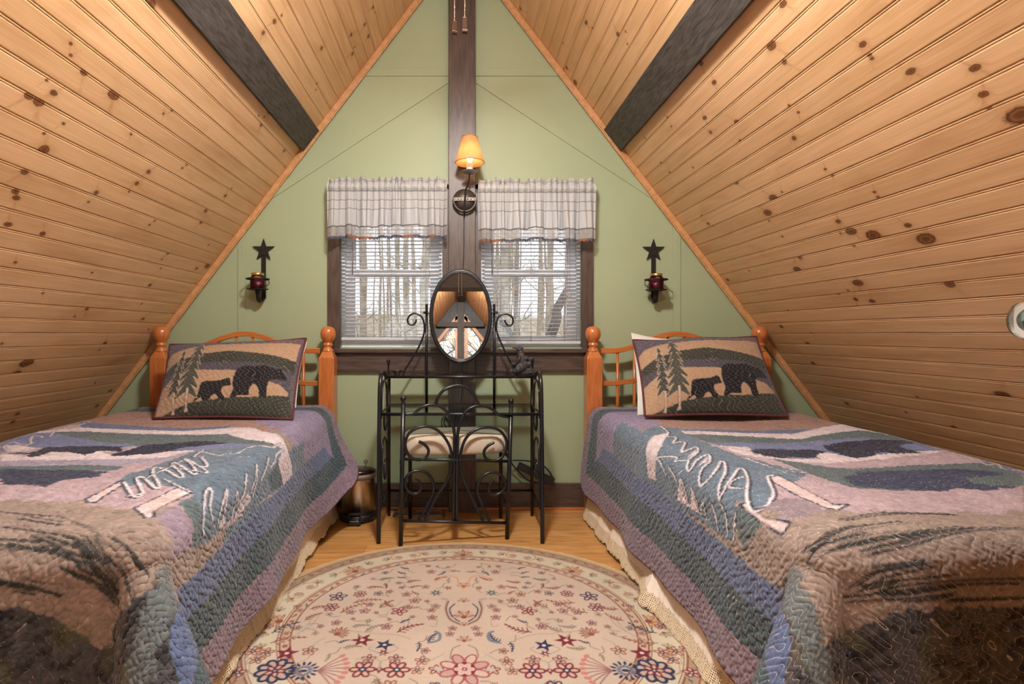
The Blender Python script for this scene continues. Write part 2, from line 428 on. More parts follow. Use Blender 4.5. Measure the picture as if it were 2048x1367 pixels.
knots(1, (1180, 0), 2.136, [(118,145,'m'),(152,135,'s'),(160,188,'s'),(775,195,'b'),(830,265,'m'),(825,18,'m'),(1165,190,'m'),(1195,235,'s'),(1205,250,'s'),(475,270,'m'),(530,352,'m'),(490,503,'m'),(515,565,'m'),(330,500,'s'),(348,540,'s'),(625,520,'m'),(640,600,'s'),(850,450,'s'),(890,480,'s'),(872,590,'m'),(1370,305,'m'),(1680,403,'m'),(1705,460,'s'),(1840,490,'B'),(235,590,'s'),(303,695,'s'),(340,735,'s'),(440,715,'s'),(625,780,'m'),(782,845,'b'),(820,820,'s'),(758,908,'b'),(765,943,'s'),(505,955,'m'),(525,965,'s'),(477,920,'s'),(1005,722,'s'),(1035,750,'s'),(1115,988,'b'),(1210,1005,'B'),(1358,962,'m'),(1435,1020,'B'),(1060,945,'m'),(1070,995,'s'),(1128,1050,'s'),(897,1100,'m'),(885,1150,'b'),(822,1010,'s'),(680,1155,'s'),(588,1195,'m'),(1145,1208,'b'),(1103,1240,'s'),(1060,1255,'s'),(1135,1278,'m'),(1205,1285,'m'),(1535,1212,'b'),(845,1325,'s'),(1215,820,'s'),(1230,840,'s'),(1645,290,'m')])
knots(1, (1150, 630), 4.18, [(1725,95,'m'),(1725,360,'m'),(1990,400,'m'),(1945,235,'m'),(1980,150,'s')])
knots(1, (700, 0), 4.096, [(1395,70,'m'),(1935,185,'m'),(1985,230,'s'),(1775,555,'m'),(1845,675,'b'),(1745,355,'s')])
knots(1, (1150, 780), 2.2806, [(1510,100,'s'),(1730,170,'m'),(1950,20,'b'),(1240,60,'m'),(1560,30,'s')])
for sd in (-1, 1):
    for _ in range(70):
        KN[sd].append((random.uniform(YR, 1.1), random.uniform(.1, 3.9), random.choice((.005, .009, .014))))

def slope(side, name, label):
    W = APZ/math.sin(TH)+.02; pitch = .0699
    w0 = (APZ-1.004)/math.sin(TH) % pitch - pitch
    prof = [(0, -.0040), (.0018, 0), (.0050, 0), (.0063, -.0022), (.0078, 0), (.0110, 0)]
    nx, nz = -side*math.sin(TH), -math.cos(TH)       # normal into the room
    dx, dz = side*math.cos(TH), -math.sin(TH)        # down the slope
    Vs = []; Qs = []; UV = []; KA = []; HA = []; BI = []; off = 0
    k = 0
    while w0+k*pitch < W:
        a = w0+k*pitch; bid = k//2 if side < 0 else (k+1)//2
        ks = [q for q in KN[side] if a-.02 < q[1] < a+pitch+.02]
        ws = [p for p, _ in prof]; ds = [d for _, d in prof]
        if k % 2: ds = [d*.75 for d in ds]
        ww = sorted(set(ws+[.0110+i*(pitch-.0110)/22 for i in range(23)]))
        dd = np.interp(ww, ws+[pitch-.0004, pitch], ds+[0, -.004])
        dd[-1] = ds[0]; ww = np.array(ww)
        ys = set(np.round(np.linspace(YR, YW, 62), 4))
        for (ky, kw, kr) in ks:
            R = kr*5
            for t in np.arange(-R, R, max(.0022, kr/5)): ys.add(round(ky+t, 4))
        ys = np.array(sorted(y for y in ys if YR <= y <= YW))
        G_w, G_y = np.meshgrid(a+ww, ys); D = np.broadcast_to(dd, G_w.shape)
        X = APX+side*0+dx*G_w+nx*D; Z = APZ+dz*G_w+nz*D
        kn = np.zeros_like(G_w); ha = np.zeros_like(G_w)
        for (ky, kw, kr) in ks:
            if not (a <= kw <= a+pitch): continue       # a knot stops at its own board edge
            ex = 1.0+.5*((hash((round(ky, 3), 1)) % 100)/100)
            d = np.hypot((G_y-ky)/(kr*ex), (G_w-kw)/(kr*.85))
            d = d*(1+.25*(vnoise(G_y*260, G_w*260, 3)-.5))
            kn = np.maximum(kn, np.clip(1.35-d, 0, 1))
            d2 = np.hypot((G_y-ky)/(kr*3.0), (G_w-kw)/(kr*2.0))
            ha = np.maximum(ha, np.exp(-d2*d2*1.6))
            sm = (G_y-ky)-(G_w-kw)*.55*(1 if kr > .008 else -1)*math.copysign(1, math.sin(ky*91)); ha = np.maximum(ha, .8*np.exp(-(sm/(kr*.75))**2-((G_w-kw)/(kr*5.5))**2)*(.6+.8*vnoise(G_y*90, G_w*30, 5)))
        V = np.stack([X, G_y, Z], -1); n, m = X.shape
        idx = off+np.arange(n*m).reshape(n, m)
        q = np.stack([idx[:-1, :-1], idx[:-1, 1:], idx[1:, 1:], idx[1:, :-1]], -1).reshape(-1, 4)
        if side > 0: q = q[:, ::-1]
        Vs.append(V.reshape(-1, 3)); Qs.append(q); UV.append(np.stack([G_y, G_w], -1).reshape(-1, 2))
        KA.append(kn.ravel()); HA.append(ha.ravel()); BI.append(np.full(n*m, bid+side*50.0)); off += n*m
        k += 1
    # outer skin of the roof, an unseen sheet added to block light
    o1 = np.array([[APX+dx*w-nx*.09, y, APZ+dz*w-nz*.09] for w in (-.12, W) for y in (YR-.2, YW+.35)])
    Vs.append(o1); Qs.append(np.array([[off, off+1, off+3, off+2]])); UV.append(np.zeros((4, 2))); KA.append(np.zeros(4)); HA.append(np.zeros(4)); BI.append(np.zeros(4))
    o = raw_mesh(name, np.concatenate(Vs), np.concatenate(Qs), M_pine, None, np.concatenate(UV),
                 {'knot': np.concatenate(KA), 'halo': np.concatenate(HA), 'board': np.concatenate(BI)})
    struct(o, label, 'wall'); return o
slope(-1, 'wall_left', 'sloping knotty pine board wall on the left')
slope(1, 'wall_right', 'sloping knotty pine board wall on the right')

# gable wall with two window openings -----------------------------------
WX = [(-.690, -.103), (.118, .695)]; WZ0, WZ1 = .925, 1.830
g = MB()
def strip(xa, xb, z0, z1):
    def top(x): return min(z1, APZ-abs(x-APX)/KX+.05)
    if xa < APX < xb: pts = [(xa, z0), (xb, z0), (xb, top(xb)), (APX, top(APX)), (xa, top(xa))]
    else: pts = [(xa, z0), (xb, z0), (xb, top(xb)), (xa, top(xa))]
    pts = [p for i, p in enumerate(pts) if i == 0 or p != pts[i-1]]
    g.prism_xz(pts, YW, YW+.12)
strip(-2.50, WX[0][0], -.03, 9); strip(WX[0][1], WX[1][0], -.03, 9); strip(WX[1][1], 2.52, -.03, 9)
for a, b in WX:
    strip(a, b, -.03, WZ0); strip(a, b, WZ1, 9)
struct(g.build('wall_back', M_green), 'sage green gable wall with two windows', 'wall')

# thin green battens over the wall joints
tn = [0]
def trim(mb, mat, label, cat='trim', bevel=.0015):
    tn[0] += 1
    return struct(mb.build('trim_%d' % tn[0], mat, bevel=bevel), label, cat)
s_ = YW/F
def wx(px): return (px-VX)*s_
def wz(py): return CZ-(py-VY)*s_
def batten(pa, pb, w, label):
    a = Vector((wx(pa[0]), 0, wz(pa[1]))); b = Vector((wx(pb[0]), 0, wz(pb[1]))); d = (b-a).normalized(); n = Vector((-d.z, 0, d.x))*w/2
    mb = MB().prism_xz([(q.x, q.z) for q in (a-n, b-n, b+n, a+n)], YW-.006, YW+.001)
    trim(mb, M_green, label, bevel=.0012)
def bat_v(px, w, label):
    x = wx(px); top = APZ-abs(x-APX)/KX-.02
    trim(MB().box((x-w/2, YW-.006, .15), (x+w/2, YW+.001, top)), M_green, label)
bat_v(483.5, .042, 'upright green batten beside the left star candle holder')
bat_v(1353.5, .042, 'upright green batten beside the right star candle holder')
batten((716, 145), (897, 145), .044, 'level green batten left of the tall dark post')
batten((951, 145), (1132, 145), .044, 'level green batten right of the tall dark post')
batten((892, 160), (514, 408), .046, 'slanting green batten left of the post')
batten((956, 160), (1334, 408), .046, 'slanting green batten right of the post')

# pine moulding where slopes meet the gable wall
for sd, nm in ((-1, 'left'), (1, 'right')):
    nx, nz = -sd*math.sin(TH), -math.cos(TH); dx, dz = sd*math.cos(TH), -math.sin(TH)
    mb = MB(); c0 = Vector((APX+dx*.0, YW-.02, APZ)); L_ = APZ/math.sin(TH)
    c = Vector((APX+dx*L_/2+nx*.014, YW-.014, APZ+dz*L_/2+nz*.014))
    mb.obox(c, (dx, 0, dz), (0, 1, 0), (nx, 0, nz), L_/2, .014, .014)
    mb.obox(c+Vector((nx, 0, nz))*.006, (dx, 0, dz), (0, 1, 0), (nx, 0, nz), L_/2, .008, .014)
    trim(mb, M_trimwood, 'pine moulding along the %s slope at the gable wall' % nm, bevel=.003)

# dark charcoal beams running along the slopes
def slope_beam(side, wa, wb, label):
    nx, nz = -side*math.sin(TH), -math.cos(TH); dx, dz = side*math.cos(TH), -math.sin(TH)
    c = Vector((APX+dx*(wa+wb)/2+nx*.010, (YR+YW-.03)/2, APZ+dz*(wa+wb)/2+nz*.010))
    mb = MB().obox(c, (dx, 0, dz), (0, 1, 0), (nx, 0, nz), (wb-wa)/2, (YW-.03-YR)/2, .014)
    trim(mb, M_beam, label, 'beam', bevel=.002)
sz = math.sin(TH)
slope_beam(-1, (APZ-2.172)/sz, (APZ-2.055)/sz, 'charcoal beam running along the left pine slope')
slope_beam(1, (APZ-2.178)/sz, (APZ-2.055)/sz, 'charcoal beam running along the right pine slope')

trim(MB().box((APX-.055, YR+.05, APZ-.16), (APX+.055, YW-.03, APZ-.05)), M_beam, 'dark ridge beam under the peak of the roof', 'beam')
# post, casings, stool, apron
PX0, PX1, PY = -.0673, .0842, 3.03
trim(MB().box((PX0, PY, 0), (PX1, YW+.01, APZ-.12)), M_brown, 'tall dark brown post between the two windows', 'post', bevel=.003)
cz0, cz1 = .915, 1.855
for xa, xb, lb in ((-.757, -.690, 'dark brown casing board left of the left window'), (-.103, PX0, 'dark brown casing board between left window and post'),
                   (PX1, .118, 'dark brown casing board between post and right window'), (.695, .757, 'dark brown casing board right of the right window')):
    trim(MB().box((xa, 3.078, cz0), (xb, YW+.01, cz1)), M_brown, lb, 'casing')
trim(MB().box((-.757, 3.078, 1.826), (PX0, YW+.005, 1.862)), M_brownh, 'dark brown head casing over the left window', 'casing')
trim(MB().box((PX1, 3.078, 1.826), (.757, YW+.005, 1.862)), M_brownh, 'dark brown head casing over the right window', 'casing')
for xa, xb, nm in ((-.77, PX0, 'left'), (PX1, .77, 'right')):
    trim(MB().box((xa, 3.052, .894), (xb, YW+.06, .918)), M_brownh, 'dark brown sill board under the %s window' % nm, 'sill', bevel=.004)
    trim(MB().box((xa, 3.075, .790), (xb, YW+.01, .894)), M_brownh, 'dark brown apron board under the %s window' % nm, 'apron', bevel=.003)
# baseboards
for xa, xb, nm in ((-2.40, PX0, 'left'), (PX1, 2.42, 'right')):
    o = MB().box((xa, 3.080, 0), (xb, YW+.01, .148)).build('baseboard_'+nm, M_brownh, bevel=.003); struct(o, 'dark brown baseboard %s of the post' % nm, 'baseboard')
    trim(MB().box((xa, 3.070, 0), (xb, 3.083, .014)), M_orangeh, 'thin honey wood strip at the foot of the %s baseboard' % nm, bevel=.003)

# windows: white vinyl double-hung -------------------------------------------
def window(i, xa, xb):
    e = empty('window_%d' % i, ((xa+xb)/2, 3.16, WZ0)); struct(e, 'white double hung window %s of the dark post' % ('left', 'right')[i-1], 'window')
    y0, y1 = 3.135, 3.20
    f = MB(); t = .022
    f.box((xa, y0, WZ0), (xa+t, y1, WZ1)).box((xb-t, y0, WZ0), (xb, y1, WZ1)).box((xa+t, y0, WZ0), (xb-t, y1, WZ0+.02)).box((xa+t, y0, WZ1-.02), (xb-t, y1, WZ1))
    f.build('window_frame', M_white, e, .002)
    mid = CZ-(546-VY)*3.16/F
    for nm, za, zb, ya in (('upper_sash', mid-.02, WZ1-.02, 3.17), ('lower_sash', WZ0+.02, mid+.02, 3.145)):
        s = MB(); w = .052; a, b = xa+t, xb-t
        s.box((a, ya, za), (a+w, ya+.025, zb)).box((b-w, ya, za), (b, ya+.025, zb)).box((a+w, ya, za), (b-w, ya+.025, za+.042)).box((a+w, ya, zb-.038), (b-w, ya+.025, zb))
        so = s.build(nm, M_white, e, .002)
        MB().box((a+w-.003, ya+.010, za+.038), (b-w+.003, ya+.014, zb-.034)).build('pane', M_glass, so)
        if nm == 'lower_sash':
            MB().box(((a+b)/2-.03, ya-.004, zb-.02), ((a+b)/2+.03, ya+.012, zb+.006)).build('sash_lock', M_white, so, .002)
for i, (a, b) in enumerate(WX): window(i+1, a, b)

# venetian blinds ---------------------------------------------------------------
def blind(xa, xb, label, wand_x, sag, zbot):
    e = empty('window_blind', ((xa+xb)/2, 3.108, 1.84), label, 'blind', None)
    xa += .006; xb -= .006; yc = 3.110
    MB().box((xa, yc-.014, 1.805), (xb, yc+.014, 1.828)).build('headrail', M_slat, e, .002)
    sl = MB(); p = .0215; k = 0; n_s = int((1.795-zbot-.02)/p)
    for k in range(n_s):
        z = 1.795-k*p
        nseg = 10; d = .0125; tilt = -.06
        vs = []
        sg = sag*max(0, (k-(n_s-9))/9)
        for i in range(nseg+1):
            u = i/nseg; x = xa+(xb-xa)*u; dz_ = -sg*math.sin(PI*u)
            for j in range(5):
                v = (j/4-.5)*2
                vs.append((x, yc+v*d, z+dz_+tilt*v*d+.0022*(1-v*v)))
        fs = [(i*5+j, i*5+j+1, (i+1)*5+j+1, (i+1)*5+j) for i in range(nseg) for j in range(4)]
        sl.add(vs, fs, True)
    so = sl.build('slats', M_slat, e)
    sd = so.modifiers.new('thickness', 'SOLIDIFY'); sd.thickness = .0009
    zb = 1.795-n_s*p
    MB().box((xa, yc-.012, zb-.012), (xb, yc+.012, zb+.004)).build('bottom_rail', M_slat, e, .002)
    c = MB()
    for fx in (.16, .5, .84):
        x = xa+(xb-xa)*fx
        c.tube([(x, yc-.013, 1.82), (x, yc-.013, zb)], .0009, 5)
        c.tube([(x, yc+.013, 1.82), (x, yc+.013, zb)], .0009, 5)
    c.build('ladder_cord', simple('cord', (.6, .6, .58), .8), e)
    MB().tube([(wand_x, yc-.022, 1.815), (wand_x, yc-.022, 1.34)], .0035, 8).build('tilt_wand', simple('clear grey wand', (.25, .26, .28), .2), e)
    return e
b1 = blind(*WX[0], 'white venetian blind in the window left of the post', wx(706), 0, .945)
b2 = blind(*WX[1], 'white venetian blind in the window right of the post, sagging low slats', wx(984), .012, .935)
pc = MB(); 
for q in (-.006, .007):
    x = wx(1136)+q
    pc.tube([(x*1.0, 3.085, 1.815), (x, 3.085, 1.235)], .0009, 5)
    pc.lathe([(.002, 0), (.003, -.004), (.0055, -.020), (.004, -.022)], (x, 3.085, 1.235), 10)
pc.build('pull_cord', simple('tan cord', (.45, .36, .25), .7), b2)
pc = MB(); x = wx(859)
pc.tube([(x, 3.085, 1.815), (x, 3.085, 1.29)], .0009, 5)
pc.lathe([(.002, 0), (.003, -.004), (.0055, -.022), (.004, -.024)], (x, 3.085, 1.29), 10)
pc.build('pull_cord', simple('tan cord', (.45, .36, .25), .7), b1)

# rear gable (seen in the mirror) ---------------------------------------------------
M_dark = woody('dark stained rear boards', (.030, .032, .036), (.075, .078, .084), .55, (8, 8, 1), 8, .3)
rw = MB(); IA = 3.0
for sd in (-1, 1):
    def X(z, a): return APX+sd*(a-z)*KX
    rw.prism_xz([(APX, APZ+.04), (APX, IA), (X(.35, IA), .35), (X(.35, APZ+.04), .35)], YR-.1, YR)
rw.prism_xz([(-half(-.03)-.03, -.03), (half(-.03)+.03, -.03), (half(.36)+.03, .36), (-half(.36)-.03, .36)], YR-.1, YR)
rear = rw.build('wall_rear', M_dark); struct(rear, 'dark boarded rear gable round tall triangular glazing', 'wall')
trim(MB().box((-.05, YR-.02, 0), (.06, YR+.10, APZ-.15)), M_beam, 'dark post in the middle of the rear glazing', 'post')
trim(MB().box((-half(2.70)+.03, YR-.02, 2.68), (half(2.70)-.03, YR+.08, 2.76)), M_beam, 'dark cross beam over the rear glazing', 'beam')
rt = MB()
for sd in (-1, 1):
    L2 = (IA-.36)/math.sin(TH); nx, nz = -sd*math.sin(TH), -math.cos(TH); dx, dz = sd*math.cos(TH), -math.sin(TH)
    c = Vector((APX+dx*L2/2+nx*.03, YR-.03, IA+dz*L2/2+nz*.03))
    rt.obox(c, (dx, 0, dz), (0, 1, 0), (nx, 0, nz), L2/2, .05, .026)
    xa = APX+sd*.055
    rt.box((min(xa, xa+sd*.045), YR-.08, .36), (max(xa, xa+sd*.06), YR+.02, IA-.12))
trim(rt, M_trimwood, 'pale wood trim round the rear glazing')
ge = MB().prism_xz([(APX, IA-.02), (APX-(IA-.40)*KX, .36), (APX+(IA-.40)*KX, .36)], YR-.06, YR-.055).build('window_3', M_glass)
struct(ge, 'tall triangular rear window', 'window')
# ================================================================== SOFT THINGS
M_quilt = cloth_mat('printed quilted cotton', .88, 700, .3, .2, (.62, .58, .52))
M_binding = simple('burgundy binding', (.095, .022, .026), .85, var=.25, scale=120, bump=.3, bscale=400)
M_lacequilt = M_quilt
C_NAVY = (.022, .026, .050); C_LINE = (.03, .04, .055); C_CREAM = (.82, .68, .62); C_PINK = (.55, .40, .39); C_TEAL = (.155, .215, .250)
C_GREEN = (.125, .165, .155); C_BLUE = (.20, .225, .345); C_SLATE = (.15, .18, .27); C_TAUPE = (.37, .275, .205); C_MAUVE = (.30, .21, .24); C_ROSE = (.42, .235, .17)
C_DEEP = (.062, .100, .108); C_DARK = (.085, .082, .080)

A_, R_, TF_ = .49, .07, 1.74
SM_, TM_ = A_+.925+.36, 1.74+.50
def hang(d, tilt):
    q = R_*PI/2; ang = np.clip(d/R_, 0, PI/2); ex = np.maximum(d-q, 0)
    return R_*np.sin(ang)+ex*np.sin(tilt), R_*(1-np.cos(ang))+ex*np.cos(tilt)
def quilt_surface(side, s, t):
    """rest shape of the quilt: s from the aisle hem, t from the head hem (arrays)"""
    a = np.maximum(0, A_-s); c = np.maximum(0, s-(A_+.925)); b = np.maximum(0, t-TF_)
    xin = (.770+.032*np.clip(t/TF_, 0, 1)) if side > 0 else (.768-.045*np.clip(t/TF_, 0, 1)); xout = 1.69
    ss = np.clip((s-A_)/.925, 0, 1)
    X = xin+(xout-xin)*ss; Y = 2.93-np.minimum(t, TF_)
    e = np.clip(t/TF_, 0, 1)
    Z = .600-.028*e**1.5+.012*(vnoise(s*5+3, t*5+side*2+9, 5)-.5)
    if side > 0: Z = Z-.020*np.exp(-((s-A_-.45)/.22)**2)*np.clip((t-.3)/.6, 0, 1)*np.clip((TF_+.1-t)/.4, 0, 1)
    else: Z = Z-.014*np.exp(-((s-A_-.25)/.2)**2)*np.clip((t-.35)/.5, 0, 1)
    ac = np.maximum(a, c); sg = np.where(c > 0, 1., -1.)
    r = np.hypot(ac, b); ph = np.arctan2(b, ac+1e-9)
    bump = np.sin(2*ph)
    tilt = math.radians(3.0)*np.cos(ph)**2+math.radians(5)*np.sin(ph)**2+math.radians(37)*np.clip(bump, 0, 1)**1.1
    tilt = tilt+np.where(c > 0, 0, 1)*(.028*np.sin(t*8.5+side)+.02*np.sin(t*17+1))*np.clip((TF_+.1-t)*4, 0, 1)*(r > 0)
    out, drop = hang(r, tilt)
    hp = ph*.86
    X = X+out*np.cos(hp)*sg; Y = Y-out*np.sin(hp)
    Z = Z-drop
    wv = np.clip(b/.2, 0, 1)
    Y = Y-.018*np.sin(s*11+side)*wv*np.clip(1-ac*4, 0, 1)
    if side < 0:      # corner by the headboard kicks out over the bin
        w = np.clip(1-t/.62, 0, 1)**1.7*np.clip((a-.05)/.46, 0, 1)**1.5
        X = X-.215*w; Z = Z+.155*w; Y = Y-.20*np.clip(1-t/.5, 0, 1)*np.clip(a/.5, 0, 1)**1.6
    else:
        w = np.clip(1-t/.5, 0, 1)**1.6*np.clip(a/.5, 0, 1)**1.2
        X = X-.02*w; Z = Z+.02*w
    return np.stack([side*X, Y, Z], -1)
def normals(V):
    du = np.gradient(V, axis=0); dv = np.gradient(V, axis=1)
    n = np.cross(du, dv); n /= np.linalg.norm(n, axis=-1, keepdims=True)+1e-12
    return n
def stitch(u, v, p=.0255, seed=4):
    u = u/p; v = v/p
    n1 = vnoise(u*.35+5, v*.35+7, seed); n2 = vnoise(u*.35+9, v*.35+3, seed+1)
    U = u+.46*np.sin(2*PI*v*.8+n1*13)+n1*3.2; V = v*.8+.36*np.sin(2*PI*u*.8+n2*12)+n2*3.0
    fu = np.abs((U % 1)-.5); fv = np.abs((V % 1)-.5)
    h = np.clip((1-(2*fu)**2)*(1-(2*fv)**2), 0, 1)**.6      # 0 on a stitched line, 1 on top of a puff
    return h, U, V

def rough_stroke(cv, pts, w, col, n=5, seed=0, al=.85):
    r = random.Random(seed)
    for k in range(n):
        o = (r.uniform(-w, w), r.uniform(-w, w)*.6)
        q = [(p[0]+o[0]+r.uniform(-.2, .2)*w, p[1]+o[1]+r.uniform(-.2, .2)*w) for p in pts]
        i = r.randint(0, max(0, len(q)//3)); j = r.randint(len(q)*2//3, len(q))
        if j-i >= 2: cv.line(smooth(q[i:j], 5), w*r.uniform(.10, .38), col, al)

def rounded(s, t, rc=.13):
    s2, t2 = s.copy(), t.copy()
    a = np.clip(rc-s, 0, rc)
    for b, sg, t0 in ((np.clip(rc-t, 0, rc), -1, rc), (np.clip(t-(TM_-rc), 0, rc), 1, TM_-rc)):
        m = (a > 0) & (b > 0); h = np.hypot(a, b)+1e-9; f = np.maximum(a, b)/h
        s2 = np.where(m, rc-a*f, s2); t2 = np.where(m, t0+sg*b*f, t2)
    return s2, t2

def make_quilt(side, paint, label):
    cs = np.linspace(0, SM_, 260); ct = np.linspace(0, TM_, 330)
    GS, GT = np.meshgrid(cs, ct, indexing='ij')
    V = quilt_surface(side, GS, GT); n = normals(V)*(-side)
    if n[130, 100, 2] < 0: n = -n
    px = VX+F*V[..., 0]/V[..., 1]; py = VY-F*(V[..., 2]-CZ)/V[..., 1]
    view = V-np.array([0, 0, CZ]); vis = (n*view).sum(-1) < 0
    pf, qf, sf, tf = px[vis], py[vis], GS[vis], GT[vis]
    def st(x, y):
        d = (pf-x)**2+(qf-y)**2; i = np.argsort(d)[:3]; w = 1/(d[i]+.5); w /= w.sum()
        # keep to one sheet
        if np.ptp(sf[i]) > .05 or np.ptp(tf[i]) > .05: return float(sf[i[0]]), float(tf[i[0]])
        return float((sf[i]*w).sum()), float((tf[i]*w).sum())
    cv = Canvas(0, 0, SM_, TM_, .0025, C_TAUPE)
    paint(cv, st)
    # hem bands follow the edge of the cloth
    for lo, hi, col in ((.30, .36, None), (.215, .30, (.125, .165, .27)), (.105, .215, C_DEEP), (.0, .105, C_MAUVE)):
        if col is None: continue
        cv.poly([(lo, lo), (hi, hi), (hi, TM_-hi), (lo, TM_-lo)], col, 1, .004, 3)
        h2, l2 = (.195, .085) if lo == .105 else (.195, .195)
        cv.poly([(lo, l2), (SM_, l2), (SM_, h2), (lo, h2)], col, 1, .004, 3)
    if True:
        s0 = [(0, 0), (.105, .105), (.105, TM_-.105), (0, TM_)]
        cv.poly(s0, C_MAUVE)
        cv.poly([(0, 0), (SM_, 0), (SM_, .085), (.09, .085)], C_MAUVE)
    cv.poly([(.31, TF_+.06), (.37, TF_+.0), (.41, TM_), (.31, TM_)], (.17, .20, .18), .8, .012)
    # mesh
    s = np.concatenate([np.arange(0, A_+.93, .0031), np.linspace(A_+.935, SM_, 24)])
    t = np.concatenate([np.arange(0, 1.2, .0036), np.arange(1.2, TM_-.12, .0027), np.linspace(TM_-.12, TM_, 12)])
    GS, GT = np.meshgrid(s, t, indexing='ij')
    puff, SU, SV = stitch(GS, GT)
    CS_, CT_ = rounded(GS, GT); V = quilt_surface(side, CS_, CT_); n = normals(V)
    if n[len(s)//2, 60, 2] < 0: n = -n
    wr = vnoise(GS*120, GT*90, 8)-.5
    V = V+n*(.0044*puff+.0012*wr+.004)[..., None]
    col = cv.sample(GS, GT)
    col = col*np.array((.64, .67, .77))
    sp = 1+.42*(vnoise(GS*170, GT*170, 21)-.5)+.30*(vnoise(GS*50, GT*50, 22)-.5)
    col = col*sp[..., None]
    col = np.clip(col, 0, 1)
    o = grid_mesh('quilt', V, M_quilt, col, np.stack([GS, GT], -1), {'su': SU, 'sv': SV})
    sd = o.modifiers.new('thickness', 'SOLIDIFY'); sd.thickness = .006; sd.offset = -1
    tag(o, label, 'quilt')
    # binding round the edge
    step = np.linspace(0, 1, 400)
    e1 = quilt_surface(side, *rounded(np.zeros(400), step*TM_)); e2 = quilt_surface(side, *rounded(step*SM_, np.zeros(400)))
    path = [tuple(q) for q in e1[::-1]]+[tuple(q) for q in e2[1:]]
    MB().tube(path, .0065, 7).build('binding', M_binding, o)
    return o

def conv(st, org, sc, pts): return [st(org[0]+x/sc, org[1]+y/sc) for x, y in pts]

